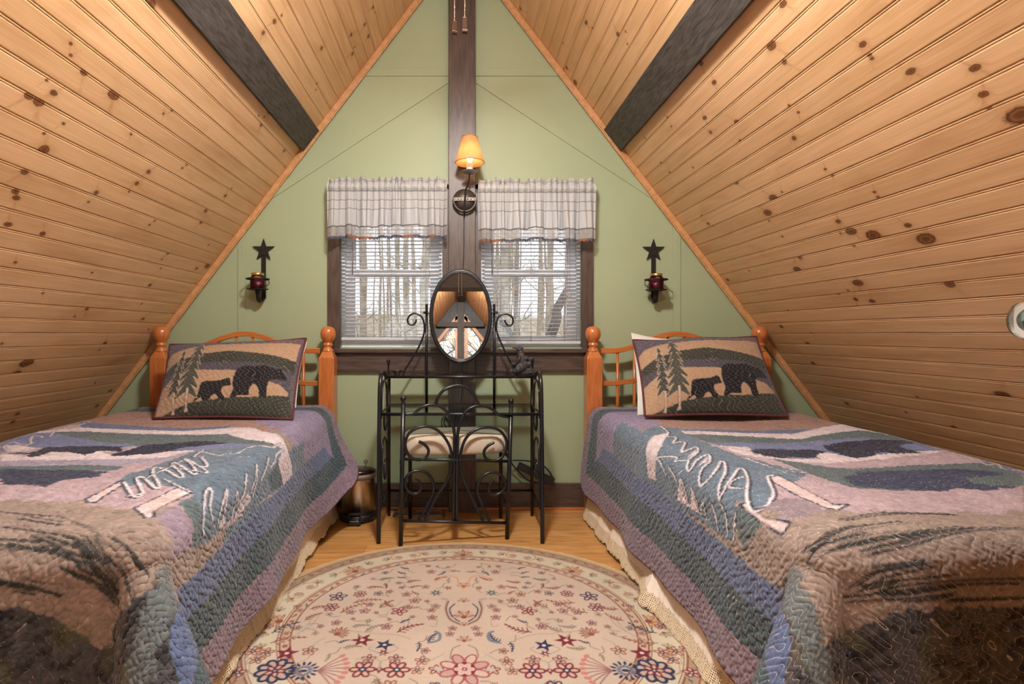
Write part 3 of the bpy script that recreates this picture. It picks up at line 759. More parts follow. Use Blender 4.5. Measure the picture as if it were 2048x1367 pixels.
def paint_right(cv, st):
    O2, s2 = (1150, 780), 2.2806; O4, s4 = (1160, 840), 4.267; O5, s5 = (1500, 840), 3.737
    c2 = lambda p: conv(st, O2, s2, p); c4 = lambda p: conv(st, O4, s4, p); c5 = lambda p: conv(st, O5, s5, p)
    t1 = c2([(300,180),(500,188),(700,188),(900,190),(1050,185),(1250,160),(1350,150)])
    # head end: lavender to rose brown
    tt = np.mean([q[1] for q in t1[1:5]])
    cv.poly([(.2, 0), (SM_, 0), (SM_, .62), (.2, .62)], C_ROSE)
    cv.poly([(.2, .1), (A_+.16, .1), (A_+.10, .62), (.2, .70)], (.33, .265, .35), 1, .03, 4)
    cv.poly([(.2, .45), (A_-.03, .45), (A_-.02, 1.25), (.34, 1.52), (.2, 1.52)], C_TEAL, 1, .01)
    cv.poly(c2([(480,193),(700,190),(1000,195),(1250,165),(1430,150),(1600,225),(2048,330),(2048,600),(900,700),(640,600),(400,400)]), C_PINK)
    cv.poly(c2([(350,172),(500,186),(900,188),(1050,186),(1130,176),(1000,205),(700,200),(480,200)]), C_SLATE)
    cv.poly(c2([(480,192),(650,197),(850,203),(1000,206),(1080,190),(1130,175),(1220,160),(1300,152),(1440,186),(1300,190),(1130,210),(1020,230),(850,220),(700,214),(500,207)]), C_CREAM, 1, .004)
    cv.poly(c2([(500,207),(700,214),(850,220),(1020,230),(1130,210),(1300,190),(1440,186),(1560,212),(1300,226),(1150,236),(1000,247),(800,247),(620,250)]), C_GREEN, 1, .004)
    cv.poly(c2([(620,250),(800,247),(1000,247),(1150,236),(1300,226),(1560,212),(1700,240),(1690,285),(1500,300),(1250,322),(1000,322),(800,300),(660,262)]), C_BLUE)
    cv.poly(c2([(660,262),(790,268),(810,300),(870,308),(930,318),(1090,322),(1110,318),(1090,300),(1145,290),(1240,312),(1300,320),(1400,298),(1480,300),(1600,283),(1695,282),(1600,302),(1400,322),(1200,338),(1050,338),(900,328),(760,303)]), C_CREAM, 1, .008)
    cv.poly(c2([(760,303),(900,328),(1050,338),(1200,338),(1400,322),(1600,302),(1695,282),(1790,300),(1875,342),(1500,356),(1200,364),(1000,342)]), C_PINK, 1, .004)
    cv.poly(c2([(800,285),(820,275),(930,277),(1060,277),(1130,283),(1150,292),(1090,300),(1112,316),(1000,313),(930,319),(870,306),(810,303)]), C_NAVY, 1, .008)
    cv.poly(c2([(1128,262),(1180,250),(1280,240),(1400,231),(1500,237),(1565,241),(1480,262),(1510,278),(1575,293),(1480,298),(1400,288),(1370,302),(1300,320),(1240,312),(1180,290)]), C_NAVY, 1, .008)
    cv.poly(c2([(900,322),(1200,364),(1500,356),(1875,342),(2048,365),(2048,445),(1500,470),(1250,452),(1060,388)]), C_GREEN, 1, .004)
    cv.poly(c2([(1225,405),(1300,385),(1450,377),(1700,368),(1960,385),(1940,400),(1780,413),(1830,440),(2048,447),(1870,470),(1760,457),(1700,472),(1560,467),(1400,457),(1270,447)]), (.05, .062, .105), 1, .01)
    cv.poly(c2([(1690,225),(1900,280),(2048,325),(2048,400),(1900,350),(1800,300)]), (.21,.20,.26))
    tp = c5([(1260,150),(1400,170),(1410,205),(1540,215),(1520,240),(1650,305),(1710,310),(1770,350),(1850,340),(1900,380),(2030,380)])
    cv.line(smooth(tp, 4), .010, C_LINE); cv.line(smooth(tp, 4), .006, C_CREAM)
    tp = c5([(1600,240),(1700,240),(1730,280),(1860,300),(1960,325)]); cv.line(smooth(tp, 4), .006, C_CREAM)
    # taupe foot
    cv.poly([st(1370, 1020), st(1560, 1022), st(1700, 1030), st(2040, 1025), (SM_, 1.62), (SM_, TM_), (.2, TM_), (.22, 1.62)], C_TAUPE, 1, .02)
    # blue green wood with the two trees
    cv.poly(c2([(300,215),(360,172),(470,190),(620,255),(740,305),(950,360),(1060,390),(1000,430),(880,398),(905,430),(900,480),(870,540),(835,555),(790,520),(750,520),(735,690),(640,640),(470,520),(370,430),(270,340)]), C_TEAL, 1, .006)
    cv.poly(c2([(362,215),(425,200),(405,255),(378,320),(375,412),(340,400),(335,320)]), C_CREAM)
    cv.poly(c2([(425,200),(470,215),(430,300),(390,320),(400,260)]), C_TEAL)
    cv.poly(c2([(735,600),(750,530),(790,540),(870,620),(800,700),(790,760)]), C_GREEN, 1, .006)
    for tr in ([(878,398),(930,398),(1050,462),(1180,533),(1245,532),(1205,560),(1150,552),(1010,490),(905,430)],
               [(758,528),(795,520),(880,588),(985,615),(985,630),(955,665),(930,650),(850,600)]):
        q = c2(tr); cv.poly(q, C_CREAM, 1, .004); cv.line(q+[q[0]], .007, C_LINE); 
        cv.poly([((a[0]*3+b[0])/4, (a[1]*3+b[1])/4) for a, b in zip(q, q[2:]+q[:2])], (.70, .46, .34), .4, .01)
    zz = c4([(690,65),(750,115),(745,150),(820,160),(790,210),(850,200),(895,205),(870,290),(990,245),(1000,290),(925,400),(960,425),(1050,320),(1100,310),(1105,370),(1030,480),(1050,565),(1140,480),(1200,370),(1235,385),(1235,480),(1200,600),(1210,680),(1280,540),(1350,430),(1400,440),(1430,520),(1430,640),(1460,760),(1510,795),(1600,750),(1650,650),(1620,560),(1600,500),(1650,490)])
    cv.line([(a+.003, b+.003) for a, b in smooth(zz, 4)], .013, C_LINE); cv.line(smooth(zz, 4), .0065, (.95, .85, .78))
    for L in ([(660,330),(700,365),(750,470)],[(770,410),(830,500),(860,600),(870,510),(900,560),(940,700),(965,745)],[(970,580),(1010,680),(1045,800),(1065,705),(1095,850)],
              [(1130,705),(1170,790),(1200,940)],[(1220,715),(1265,830),(1275,1000)],[(1345,800),(1330,1020)],[(665,325),(830,325),(820,365),(930,350)],[(1400,500),(1290,560),(1300,590),(1400,600)],
              [(1120,230),(1400,270),(1560,320)],[(1380,330),(1700,440),(1940,465)],[(1420,340),(1720,450),(2040,560)],[(1750,420),(1950,470)]):
        q = smooth(c4(L), 4); cv.line([(a+.002, b+.002) for a, b in q], .010, C_LINE); cv.line(q, .0045, (.95, .85, .78))
    for L in ([(868,505),(945,735),(850,680)],[(972,590),(1035,795),(960,750)],[(925,330),(990,265),(985,300),(920,350)],[(1030,390),(1090,325),(1080,375),(1000,420)]):
        cv.poly(c4(L), C_CREAM)
    q = c2([(1100,560),(1130,530),(1100,500)]); 
    cv.poly(c2([(870,545),(1010,500),(1130,545),(1100,580),(1000,600),(960,590)]), (.33, .25, .25), 1, .01)
    # brush strokes on the foot
    D = (.030, .032, .030)
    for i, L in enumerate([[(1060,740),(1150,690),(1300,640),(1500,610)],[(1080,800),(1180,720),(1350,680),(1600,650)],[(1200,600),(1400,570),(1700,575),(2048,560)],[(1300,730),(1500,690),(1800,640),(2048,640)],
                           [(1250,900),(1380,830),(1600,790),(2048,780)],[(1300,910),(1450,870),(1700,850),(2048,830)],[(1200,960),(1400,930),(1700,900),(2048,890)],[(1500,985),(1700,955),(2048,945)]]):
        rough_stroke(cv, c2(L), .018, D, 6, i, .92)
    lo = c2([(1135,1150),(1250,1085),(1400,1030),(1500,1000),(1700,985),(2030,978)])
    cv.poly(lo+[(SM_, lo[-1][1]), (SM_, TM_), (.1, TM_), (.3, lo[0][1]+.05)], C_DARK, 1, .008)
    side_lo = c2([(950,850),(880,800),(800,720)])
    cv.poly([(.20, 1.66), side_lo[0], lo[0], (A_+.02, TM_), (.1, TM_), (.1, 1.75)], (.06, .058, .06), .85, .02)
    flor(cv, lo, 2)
def flor(cv, lo, seed):
    r = random.Random(seed)
    for k in range(330):
        s = r.uniform(.12, SM_-.35); base = np.interp(s, [q[0] for q in lo], [q[1] for q in lo]); t = base+abs(r.gauss(0, .10))+.01
        if t > TM_-.02: continue
        a = r.uniform(0, 6.3)
        for j in range(6):
            b = a+(j-2.5)*.28; L = r.uniform(.014, .026)
            cv.line([(s, t), (s+L*math.cos(b), t+L*math.sin(b))], .0026, (.012, .011, .012), .9)
        if r.random() < .4: cv.ell(s, t, .012, .009, a, (.13, .12, .115), .5)
    for k in range(26):
        cv.ell(r.uniform(.3, A_+.35), r.uniform(TM_-.28, TM_-.06), .035, .02, r.uniform(0, 3), (.16, .15, .06), .35)

def paint_left(cv, st):
    O1, s1 = (0, 800), 2.4105; O3, s3 = (300, 850), 4.876; O6, s6 = (0, 830), 5.389
    c1 = lambda p: conv(st, O1, s1, p); c3 = lambda p: conv(st, O3, s3, p); c6 = lambda p: conv(st, O6, s6, p)
    cv.poly([(.2, 0), (SM_, 0), (SM_, .7), (.2, .7)], C_ROSE)
    cv.poly([(.2, .1), (A_+.30, .1), (A_+.14, .55), (A_-.05, .75), (.2, .75)], (.33, .265, .35), 1, .03, 4)
    cv.poly([(.2, .62), (A_-.10, .62), (A_-.06, 1.2), (.34, 1.45), (.2, 1.45)], C_TEAL, 1, .01)
    cv.poly(c1([(0,190),(180,150),(420,120),(650,135),(900,150),(1100,140),(1230,150),(1350,230),(1350,420),(960,690),(800,800),(600,600),(0,560)]), C_PINK)
    cv.poly(c1([(380,120),(430,122),(700,140),(900,150),(1060,140),(1150,130),(1050,155),(900,165),(700,158),(390,148)]), C_SLATE)
    cv.poly(c1([(180,165),(390,146),(650,158),(900,163),(1050,152),(1200,143),(1290,170),(1370,240),(1398,370),(1350,412),(1322,300),(1330,245),(1250,215),(1100,178),(900,180),(650,177),(420,165),(200,172)]), C_CREAM, 1, .004)
    cv.poly(c1([(240,168),(420,166),(650,178),(900,182),(1100,178),(1250,214),(1330,245),(1260,240),(1100,243),(900,218),(700,238),(500,222),(300,192)]), C_GREEN, 1, .004)
    cv.poly(c1([(0,192),(150,165),(260,172),(500,222),(700,238),(560,242),(240,248),(100,240),(0,275)]), C_BLUE)
    cv.poly(c1([(700,238),(900,218),(1110,222),(1250,240),(1000,262),(850,262)]), C_BLUE)
    cv.poly(c1([(0,275),(130,292),(170,292),(260,268),(350,272),(400,285),(480,262),(530,283),(600,285),(830,262),(950,255),(800,292),(500,303),(200,308),(0,313)]), C_CREAM, 1, .008)
    cv.poly(c1([(30,235),(90,232),(190,250),(100,262),(40,268)]), C_CREAM)
    cv.poly(c1([(0,313),(200,308),(500,303),(800,292),(950,258),(800,312),(500,332),(0,338)]), (.42,.36,.41))
    cv.poly(c1([(0,275),(150,269),(210,247),(300,240),(520,238),(590,241),(580,265),(480,262),(400,286),(350,270),(260,265),(170,291),(130,290),(150,279)]), C_NAVY, 1, .008)
    cv.poly(c1([(600,260),(680,235),(850,220),(1000,211),(1115,222),(900,240),(830,258),(700,276),(580,286),(525,283)]), C_NAVY, 1, .008)
    cv.poly(c1([(0,338),(400,330),(600,336),(560,357),(300,364),(0,364)]), C_GREEN, 1, .004)
    cv.poly(c1([(0,350),(150,354),(320,354),(525,366),(450,396),(300,407),(230,440),(100,430),(0,428)]), (.04, .05, .085), 1, .01)
    cv.poly([st(2, 1012), st(150, 1010), st(300, 1030), (.30, 1.45), (.2, TM_), (SM_, TM_), (SM_, 1.4)], C_TAUPE, 1, .02)
    cv.poly(c1([(1350,240),(1325,300),(1350,412),(1200,520),(1100,575),(960,700),(930,690),(920,480),(850,440),(700,420),(520,450),(620,380),(780,320),(950,262),(1100,245),(1260,238)]), C_TEAL, 1, .006)
    cv.poly(c1([(1322,300),(1350,412),(1290,440),(1270,380)]), C_DEEP, 1, .004)
    cv.poly(c1([(850,520),(920,480),(950,600),(950,700),(900,720)]), C_GREEN, 1, .006)
    cv.poly(c1([(740,590),(800,550),(850,530),(900,720),(800,780)]), (.36, .27, .30), 1, .006)
    for tr in ([(588,408),(612,420),(505,482),(465,515),(425,518),(410,500),(470,472)], [(862,438),(885,438),(922,466),(742,560),(738,592),(700,590),(645,545),(740,500)]):
        q = c1(tr); cv.poly(q, C_CREAM, 1, .004); cv.line(q+[q[0]], .007, C_LINE)
        cv.poly([((a[0]*3+b[0])/4, (a[1]*3+b[1])/4) for a, b in zip(q, q[2:]+q[:2])], (.72, .48, .36), .4, .01)
    zz = c1([(600,415),(640,480),(675,487),(690,460),(660,400),(690,393),(750,443),(772,432),(740,375),(745,345),(790,350),(860,392),(882,378),(832,325),(860,325),(925,372),(948,368),(922,325),(892,300),(920,310),(970,340),(1000,330),(968,290),(935,290),(980,258)])
    cv.line([(a+.003, b+.003) for a, b in smooth(zz, 4)], .013, C_LINE); cv.line(smooth(zz, 4), .0065, (.95, .85, .78))
    zz = c1([(960,262),(1060,285),(1090,272),(1150,272),(1200,243),(1300,237),(1340,222),(1357,238),(1320,268),(1310,300),(1290,328)])
    cv.line(smooth(zz, 4), .010, C_LINE); cv.line(smooth(zz, 4), .006, (.80, .72, .66))
    for L in ([(965,690),(955,600),(975,480),(1000,440),(1008,460),(995,540),(1012,610)],[(1020,630),(1045,530),(1078,445),(1060,530),(1050,610)],[(1095,580),(1120,470),(1130,455),(1120,540)],[(1120,540),(1150,470),(1175,370),(1165,420),(1150,520)],
              [(1190,445),(1222,330),(1225,345),(1200,465)],[(1240,385),(1280,285)],[(620,485),(700,470),(640,480)],[(700,400),(900,300),(1000,290)],[(790,400),(870,440),(920,465)],[(870,350),(1000,370),(950,330)]):
        q = smooth(c1(L), 4); cv.line([(a+.002, b+.002) for a, b in q], .010, C_LINE); cv.line(q, .0045, (.95, .85, .78))
    for L in ([(1030,620),(1075,470),(1062,540),(1060,610)],[(1105,560),(1180,440),(1190,480),(1110,580)]): cv.poly(c1(L), C_CREAM, .8)
    tp = c6([(970,100),(870,130),(800,180),(680,180),(590,205),(540,265)]); cv.line(smooth(tp, 3), .011, C_LINE); cv.line(smooth(tp, 3), .007, C_CREAM)
    tp = c6([(470,275),(430,255),(360,258),(335,300),(340,340),(290,360),(220,350),(150,325),(60,360),(50,390),(95,430),(0,440)]); cv.line(smooth(tp, 3), .011, C_LINE); cv.line(smooth(tp, 3), .007, C_CREAM)
    for L in ([(130,275),(260,250)],[(160,245),(240,235)],[(300,225),(440,215)],[(690,160),(800,135)]): cv.line(c6(L), .005, C_CREAM)
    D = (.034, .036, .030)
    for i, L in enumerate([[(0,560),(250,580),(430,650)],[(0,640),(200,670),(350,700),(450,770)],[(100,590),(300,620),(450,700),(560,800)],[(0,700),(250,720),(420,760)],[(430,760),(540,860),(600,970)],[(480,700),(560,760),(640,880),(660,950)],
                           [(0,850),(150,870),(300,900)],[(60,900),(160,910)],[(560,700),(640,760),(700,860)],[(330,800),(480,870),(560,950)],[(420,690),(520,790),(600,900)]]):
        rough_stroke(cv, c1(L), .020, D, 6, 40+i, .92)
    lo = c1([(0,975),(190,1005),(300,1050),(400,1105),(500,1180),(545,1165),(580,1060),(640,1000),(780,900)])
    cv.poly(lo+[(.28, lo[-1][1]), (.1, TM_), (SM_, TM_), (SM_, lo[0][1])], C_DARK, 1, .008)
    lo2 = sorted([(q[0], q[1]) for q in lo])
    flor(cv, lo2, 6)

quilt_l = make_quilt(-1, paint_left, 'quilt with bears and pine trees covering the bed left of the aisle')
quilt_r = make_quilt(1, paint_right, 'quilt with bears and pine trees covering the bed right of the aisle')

# beds ------------------------------------------------------------------------
def bed(side, label):
    xi, xo = (.736, 1.662); YB = 3.0
    e = empty('twin_bed', (side*1.2, 2.0, 0), label, 'bed')
    for x in (xi, xo):
        x = side*x; h = .043
        mb = MB().box((x-h, YB-h, 0), (x+h, YB+h, .868))
        # chamfered shoulder, neck and ball
        mb.add([(x-h, YB-h, .868), (x+h, YB-h, .868), (x+h, YB+h, .868), (x-h, YB+h, .868), (x-.026, YB-.026, .905), (x+.026, YB-.026, .905), (x+.026, YB+.026, .905), (x-.026, YB+.026, .905)],
               [(0,1,5,4),(1,2,6,5),(2,3,7,6),(3,0,4,7)])
        mb.lathe([(.026, .900), (.031, .906), (.031, .912), (.024, .918), (.022, .930), (.027, .938), (.0285, .942), (.026, .946), (.0225, .952), (.029, .963), (.039, .980), (.0425, .998), (.041, 1.015), (.034, 1.032), (.020, 1.042), (.0001, 1.045)], (x, YB, 0), 24)
        mb.build('post', M_orange, e, .004)
    xm = side*(xi+xo)/2; W = (xo-xi)/2-.043
    def rail(zf, th, nm):
        n = 40; vs = []
        for i in range(n+1):
            u = -1+2*i/n; x = xm+u*W; z = zf(u)
            vs += [(x, YB-.013, z-th/2), (x, YB+.013, z-th/2), (x, YB+.013, z+th/2), (x, YB-.013, z+th/2)]
        fs = [(i*4+j, i*4+(j+1) % 4, (i+1)*4+(j+1) % 4, (i+1)*4+j) for i in range(n) for j in range(4)]+[(3,2,1,0), (n*4, n*4+1, n*4+2, n*4+3)]
        MB().add(vs, fs).build(nm, M_orangeh, e, .003)
    def top(u):
        a = abs(u)
        return .908 if a > .86 else .908+.094*(.5+.5*math.cos(PI*min(1, a/.86)))
    def midr(u): return .728+.055*(.5+.5*math.cos(PI*min(1, abs(u)/.9)))
    rail(top, .028, 'top_rail'); rail(midr, .026, 'middle_rail'); rail(lambda u: .50, .05, 'lower_rail')
    for k in range(8):
        u = -1+2*(k+1)/9; x = xm+u*W
        MB().tube([(x, YB, .51), (x, YB, .62), (x, YB, top(u)-.008)], [.0085, .0095, .0075], 10).build('spindle', M_orange, e)
    # side rails, mattress
    for x in (.79, xo):
        MB().box((side*x-.012, 1.16, .20), (side*x+.012, YB-.04, .30)).build('side_rail', M_orange, e, .003)
    for y in (1.16,):
        for x in (.80, xo): MB().box((side*x-.02, y, 0), (side*x+.02, y+.04, .30)).build('leg', M_orange, e, .003)
    x0, x1 = sorted((side*.82, side*1.66))
    MB().box((x0, 1.20, .30), (x1, 2.93, .545)).build('mattress', simple('mattress ticking', (.6, .58, .54), .9), e, .03)
    return e
bed_l = bed(-1, 'twin bed with honey orange spindle headboard left of the aisle')
bed_r = bed(1, 'twin bed with honey orange spindle headboard right of the aisle')

# bed skirts with crocheted hem -------------------------------------------------
def lace_mat(name, col, hs=300, transl=.0):
    m, t, b, N, L = nt(name)
    a = N.new('ShaderNodeAttribute'); a.attribute_name = 'print'; L.new(a.outputs['Color'], b.inputs['Base Color'])
    setin(b, Roughness=.9); b.inputs['Specular IOR Level'].default_value = .15
    la = N.new('ShaderNodeAttribute'); la.attribute_name = 'lace'
    uv = N.new('ShaderNodeUVMap'); vo = N.new('ShaderNodeTexVoronoi'); vo.inputs['Scale'].default_value = hs; vo.inputs['Randomness'].default_value = .25
    L.new(uv.outputs['UV'], vo.inputs['Vector'])
    lt = N.new('ShaderNodeMath'); lt.operation = 'LESS_THAN'; lt.inputs[1].default_value = .36; L.new(vo.outputs['Distance'], lt.inputs[0])
    mu = N.new('ShaderNodeMath'); mu.operation = 'MULTIPLY'; L.new(lt.outputs[0], mu.inputs[0]); L.new(la.outputs['Fac'], mu.inputs[1])
    base = b.outputs[0]
    if transl:
        ts = N.new('ShaderNodeBsdfTranslucent'); L.new(a.outputs['Color'], ts.inputs['Color'])
        m1 = N.new('ShaderNodeMixShader'); m1.inputs[0].default_value = transl; L.new(base, m1.inputs[1]); L.new(ts.outputs[0], m1.inputs[2]); base = m1.outputs[0]
    tr = N.new('ShaderNodeBsdfTransparent'); mx = N.new('ShaderNodeMixShader')
    L.new(mu.outputs[0], mx.inputs[0]); L.new(base, mx.inputs[1]); L.new(tr.outputs[0], mx.inputs[2]); L.new(mx.outputs[0], N['Material Output'].inputs['Surface'])
    return m
M_skirt = lace_mat('cream cotton with crochet hem', None, 170)
M_val = lace_mat('valance cotton and lace', None, 210, .45)
def skirt(side, label):
    y = np.arange(1.16, 2.95, .004); v = np.linspace(0, 1, 42)
    GY, GV = np.meshgrid(y, v, indexing='ij')
    fold = np.sin(GY*24+np.sin(GY*5)*2)*.006+np.sin(GY*61+side)*.003
    # one corner of the skirt turns out by the rug on the right
    sc = .010*np.abs(np.sin(GY*PI/.034))
    zb = .022+.008*np.sin(GY*6+side)
    Z = .335-(.335-zb+sc)*GV
    X = side*(((.712+.05*(2.93-GY)/1.75) if side > 0 else .712)-(.012+fold)*GV-.036*GV**3.5)
    if side > 0:
        w = np.exp(-((GY-1.98)/.06)**2)*GV**2; X = X-.035*w
    V = np.stack([X, GY, Z], -1)
    lace = (GV > .83).astype(float)
    col = np.ones(V.shape)*np.array((.86, .78, .68)); col[GV > .83] = (.85, .72, .52)
    o = grid_mesh('bed_skirt', V, M_skirt, col, np.stack([GY, .335-Z], -1), {'lace': lace})
    sd = o.modifiers.new('thickness', 'SOLIDIFY'); sd.thickness = .0015
    tag(o, label, 'bed skirt'); return o
skirt(-1, 'cream bed skirt with crochet hem under the quilt left of the rug')
skirt(1, 'cream bed skirt with crochet hem under the quilt right of the rug')

# pillow shams ---------------------------------------------------------------------
def sham_print():
    cv = Canvas(0, 0, 1, 1, .0025, (.12, .11, .12))
    TL, TR, BR, BL = [np.array(p, float) for p in ((485, 215), (1515, 172), (1795, 858), (592, 838))]
    def uv(x, y):
        u, v = .5, .5
        for _ in range(12):
            p = (TL*(1-u)+TR*u)*(1-v)+(BL*(1-u)+BR*u)*v
            du = (TR-TL)*(1-v)+(BR-BL)*v; dv = (BL-TL)*(1-u)+(BR-TR)*u
            J = np.array([du, dv]).T; d = np.linalg.solve(J, np.array([x, y])-p); u += d[0]; v += d[1]
        return float(u), float(v)
    c = lambda L: [uv(*p) for p in L]
    G = (.050, .053, .038); TAN = (.50, .325, .19); SL = (.115, .10, .125); GR = (.085, .078, .095)
    cv.poly([(0, 0), (1, 0), (1, .3), (0, .3)], SL)
    cv.poly(c([(1250,190),(1515,170),(1540,260),(1300,245)]), (.17, .105, .115))
    cv.poly(c([(500,400),(560,340),(700,295),(870,275),(1200,262),(1400,245),(1525,242),(1600,430),(1350,400),(1050,370),(850,378),(650,430),(540,490)]), TAN)
    cv.poly(c([(520,500),(650,430),(850,382),(1050,358),(1350,392),(1600,415),(1640,530),(1500,520),(1400,490),(1200,480),(900,490),(560,560)]), G)
    cv.poly(c([(530,560),(880,470),(1100,468),(1400,480),(1620,520),(1700,700),(560,700)]), GR)
    cv.poly(c([(560,640),(700,560),(900,535),(1150,540),(1300,560),(1400,560),(1450,620),(1600,640),(1680,680),(1700,760),(560,850)]), TAN)
    cv.poly(c([(1500,610),(1620,600),(1700,660),(1580,625)]), GR)
    cv.poly(c([(600,850),(750,810),(900,775),(1250,750),(1450,745),(1700,705),(1800,860),(1300,880)]), G)
    BK = (.012, .012, .016)
    cv.poly(smooth(c([(1200,560),(1215,525),(1260,508),(1330,512),(1400,495),(1450,505),(1500,515),(1530,508),(1545,512),(1560,530),(1600,560),(1615,575),(1610,595),(1560,600),(1510,615),(1505,640),(1520,700),(1535,740),(1480,745),(1450,690),(1400,655),(1375,690),(1380,735),(1300,735),(1275,750),(1235,750),(1240,690),(1210,640)]), 4, True), BK)
    cv.poly(smooth(c([(950,660),(975,635),(1060,632),(1120,622),(1150,610),(1175,612),(1195,640),(1208,665),(1170,672),(1145,680),(1150,715),(1190,755),(1150,765),(1110,730),(1080,735),(1060,760),(1010,770),(985,745),(940,770),(925,770),(950,720)]), 4, True), BK)
    TRE = (.075, .080, .058); TR2 = (.062, .066, .052); TH_ = (.62, .48, .33)
    def tree(cx, y0, y1, w, lean, col, seed):
        r = random.Random(seed); L = []; n = 7
        for k in range(n):
            f0 = k/n; f1 = (k+.85)/n; y = y0+(y1-y0)*f1
            L.append((w*(.10+.45*f0), y0+(y1-y0)*f0)); L.append((w*(.35+.65*f1)*r.uniform(.85, 1.1), y+w*.10))
            L.append((w*(.32+.62*f1), y+w*.22)); L.append((w*(.16+.25*f1), y-w*.02))
        R = [(cx+lean*(y-y0)+x, y) for x, y in L]; Lf = [(cx+lean*(y-y0)-x*r.uniform(.85, 1.05), y+r.uniform(-5, 5)) for x, y in L]
        ring = [(cx, y0-15)]+R+[(cx+lean*(y1-y0), y1-30)]+Lf[::-1]
        q = smooth(c(ring), 4, True); cv.poly(q, col); cv.line(q+[q[0]], .0045, TH_, .8)
    tree(668, 335, 725, 62, .14, TR2, 1); tree(778, 270, 735, 100, .15, TRE, 2)
    for T in ([(722,700),(745,698),(768,815),(775,832),(740,832),(748,810)], [(832,672),(858,672),(882,800),(895,822),(850,826),(862,800)]):
        q = c(T); cv.poly(q, (.62, .46, .34)); cv.line(q+[q[0]], .004, (.06, .04, .03))
    return cv
cv_sham = sham_print()
M_sham = cloth_mat('printed quilted pillow sham', .85, 700, .3, .15, (.42, .34, .26))
M_pillow = simple('white pillowcase', (.66, .64, .60), .9, var=.03, bump=.1, bscale=30)
def cushion(quad, name, label, cat, printed=True, thick=.075, nu=170, nv=120):
    TL, TR, BR, BL = [np.array(q, float) for q in quad]
    u = np.linspace(0, 1, nu); v = np.linspace(0, 1, nv); U, V = np.meshgrid(u, v, indexing='ij')
    # sides of a filled sham draw in a little between its corners
    pin = .020; Ue = U+pin*(np.sin(PI*V))*(1-2*U)*.9; Ve = V+pin*1.2*np.sin(PI*U)*(1-2*V)
    Pp = ((1-Ue)[..., None]*TL+Ue[..., None]*TR)*(1-Ve)[..., None]+((1-Ue)[..., None]*BL+Ue[..., None]*BR)*Ve[..., None]
    Pp = Pp+np.stack([0*U, 0*U, .016*(vnoise(U*3.2+TL[0]*7, V*1.5, 17)-.5)*(1-V)], -1)
    ex = (TR-TL); ey = (BL-TL); n = np.cross(ex, ey); n /= np.linalg.norm(n)
    if n[1] > 0: n = -n                      # towards the viewer
    a = np.abs(2*U-1); b = np.abs(2*V-1)
    T = np.clip(1-a**3.2, 0, 1)**.75*np.clip(1-b**2.8, 0, 1)**.75*thick
    T = T+.004*(vnoise(U*7, V*5, 12)-.5)*(T > .01)
    Lx, Ly = np.linalg.norm(ex), np.linalg.norm(ey)
    front = Pp+n*T[..., None]
    if printed:
        hh, SU, SV = stitch(U*Lx, V*Ly, .027, 9); front = front+n*(.0045*hh*np.clip(T/.01, 0, 1))[..., None]
        col = cv_sham.sample(U, V)
        col = col*np.array((.74, .74, .80))*(1+.30*(vnoise(U*160, V*110, 31)-.5))[..., None]
    else: col = np.ones(front.shape)*.6
    back = Pp-n*(T*.62)[..., None]
    k = nu*nv; idx = np.arange(k).reshape(nu, nv)
    q = np.stack([idx[:-1, :-1], idx[:-1, 1:], idx[1:, 1:], idx[1:, :-1]], -1).reshape(-1, 4)
    verts = np.concatenate([front.reshape(-1, 3), back.reshape(-1, 3)]); quads = np.concatenate([q, q[:, ::-1]+k])
    cols = np.concatenate([np.clip(col, 0, 1).reshape(-1, 3), np.ones((k, 3))*np.array((.10, .09, .08) if printed else (.6, .6, .6))])
    uvs = np.concatenate([np.stack([U*Lx, V*Ly], -1).reshape(-1, 2)]*2)
    o = raw_mesh(name, verts, quads, M_sham if printed else M_pillow, cols, uvs, {'su': np.concatenate([SU.ravel(), SU.ravel()]), 'sv': np.concatenate([SV.ravel(), SV.ravel()])} if printed else None)
    tag(o, label, cat)
    if printed:
        ring = [tuple(Pp[i, 0]) for i in range(0, nu, 3)]+[tuple(Pp[-1, j]) for j in range(0, nv, 3)]+[tuple(Pp[i, -1]) for i in range(nu-1, -1, -3)]+[tuple(Pp[0, j]) for j in range(nv-1, -1, -3)]
        MB().tube(ring, .0062, 7, closed=True).build('binding', M_binding, o)
    return o
def quadP(L): return [P(*q) for q in L]
cushion(quadP([(340, 690, 2.80), (612, 676, 2.80), (585, 838, 2.46), (308, 836, 2.48)]), 'pillow_sham', 'pillow sham with black bears standing on the left bed', 'pillow sham')
cushion(quadP([(1266, 682, 2.80), (1512, 671, 2.80), (1574, 832, 2.48), (1290, 832, 2.50)]), 'pillow_sham', 'pillow sham with black bears standing on the right bed', 'pillow sham')
cushion(quadP([(352, 694, 2.915), (614, 683, 2.915), (592, 815, 2.70), (330, 815, 2.70)]), 'bed_pillow', 'white pillow almost hidden behind the bear sham on the left bed', 'pillow', False, .05, 50, 40)
cushion(quadP([(1262, 666, 2.915), (1500, 700, 2.915), (1545, 820, 2.70), (1275, 830, 2.62)]), 'bed_pillow', 'white pillow with its corner showing above the bear sham on the right bed', 'pillow', False, .05, 50, 40)

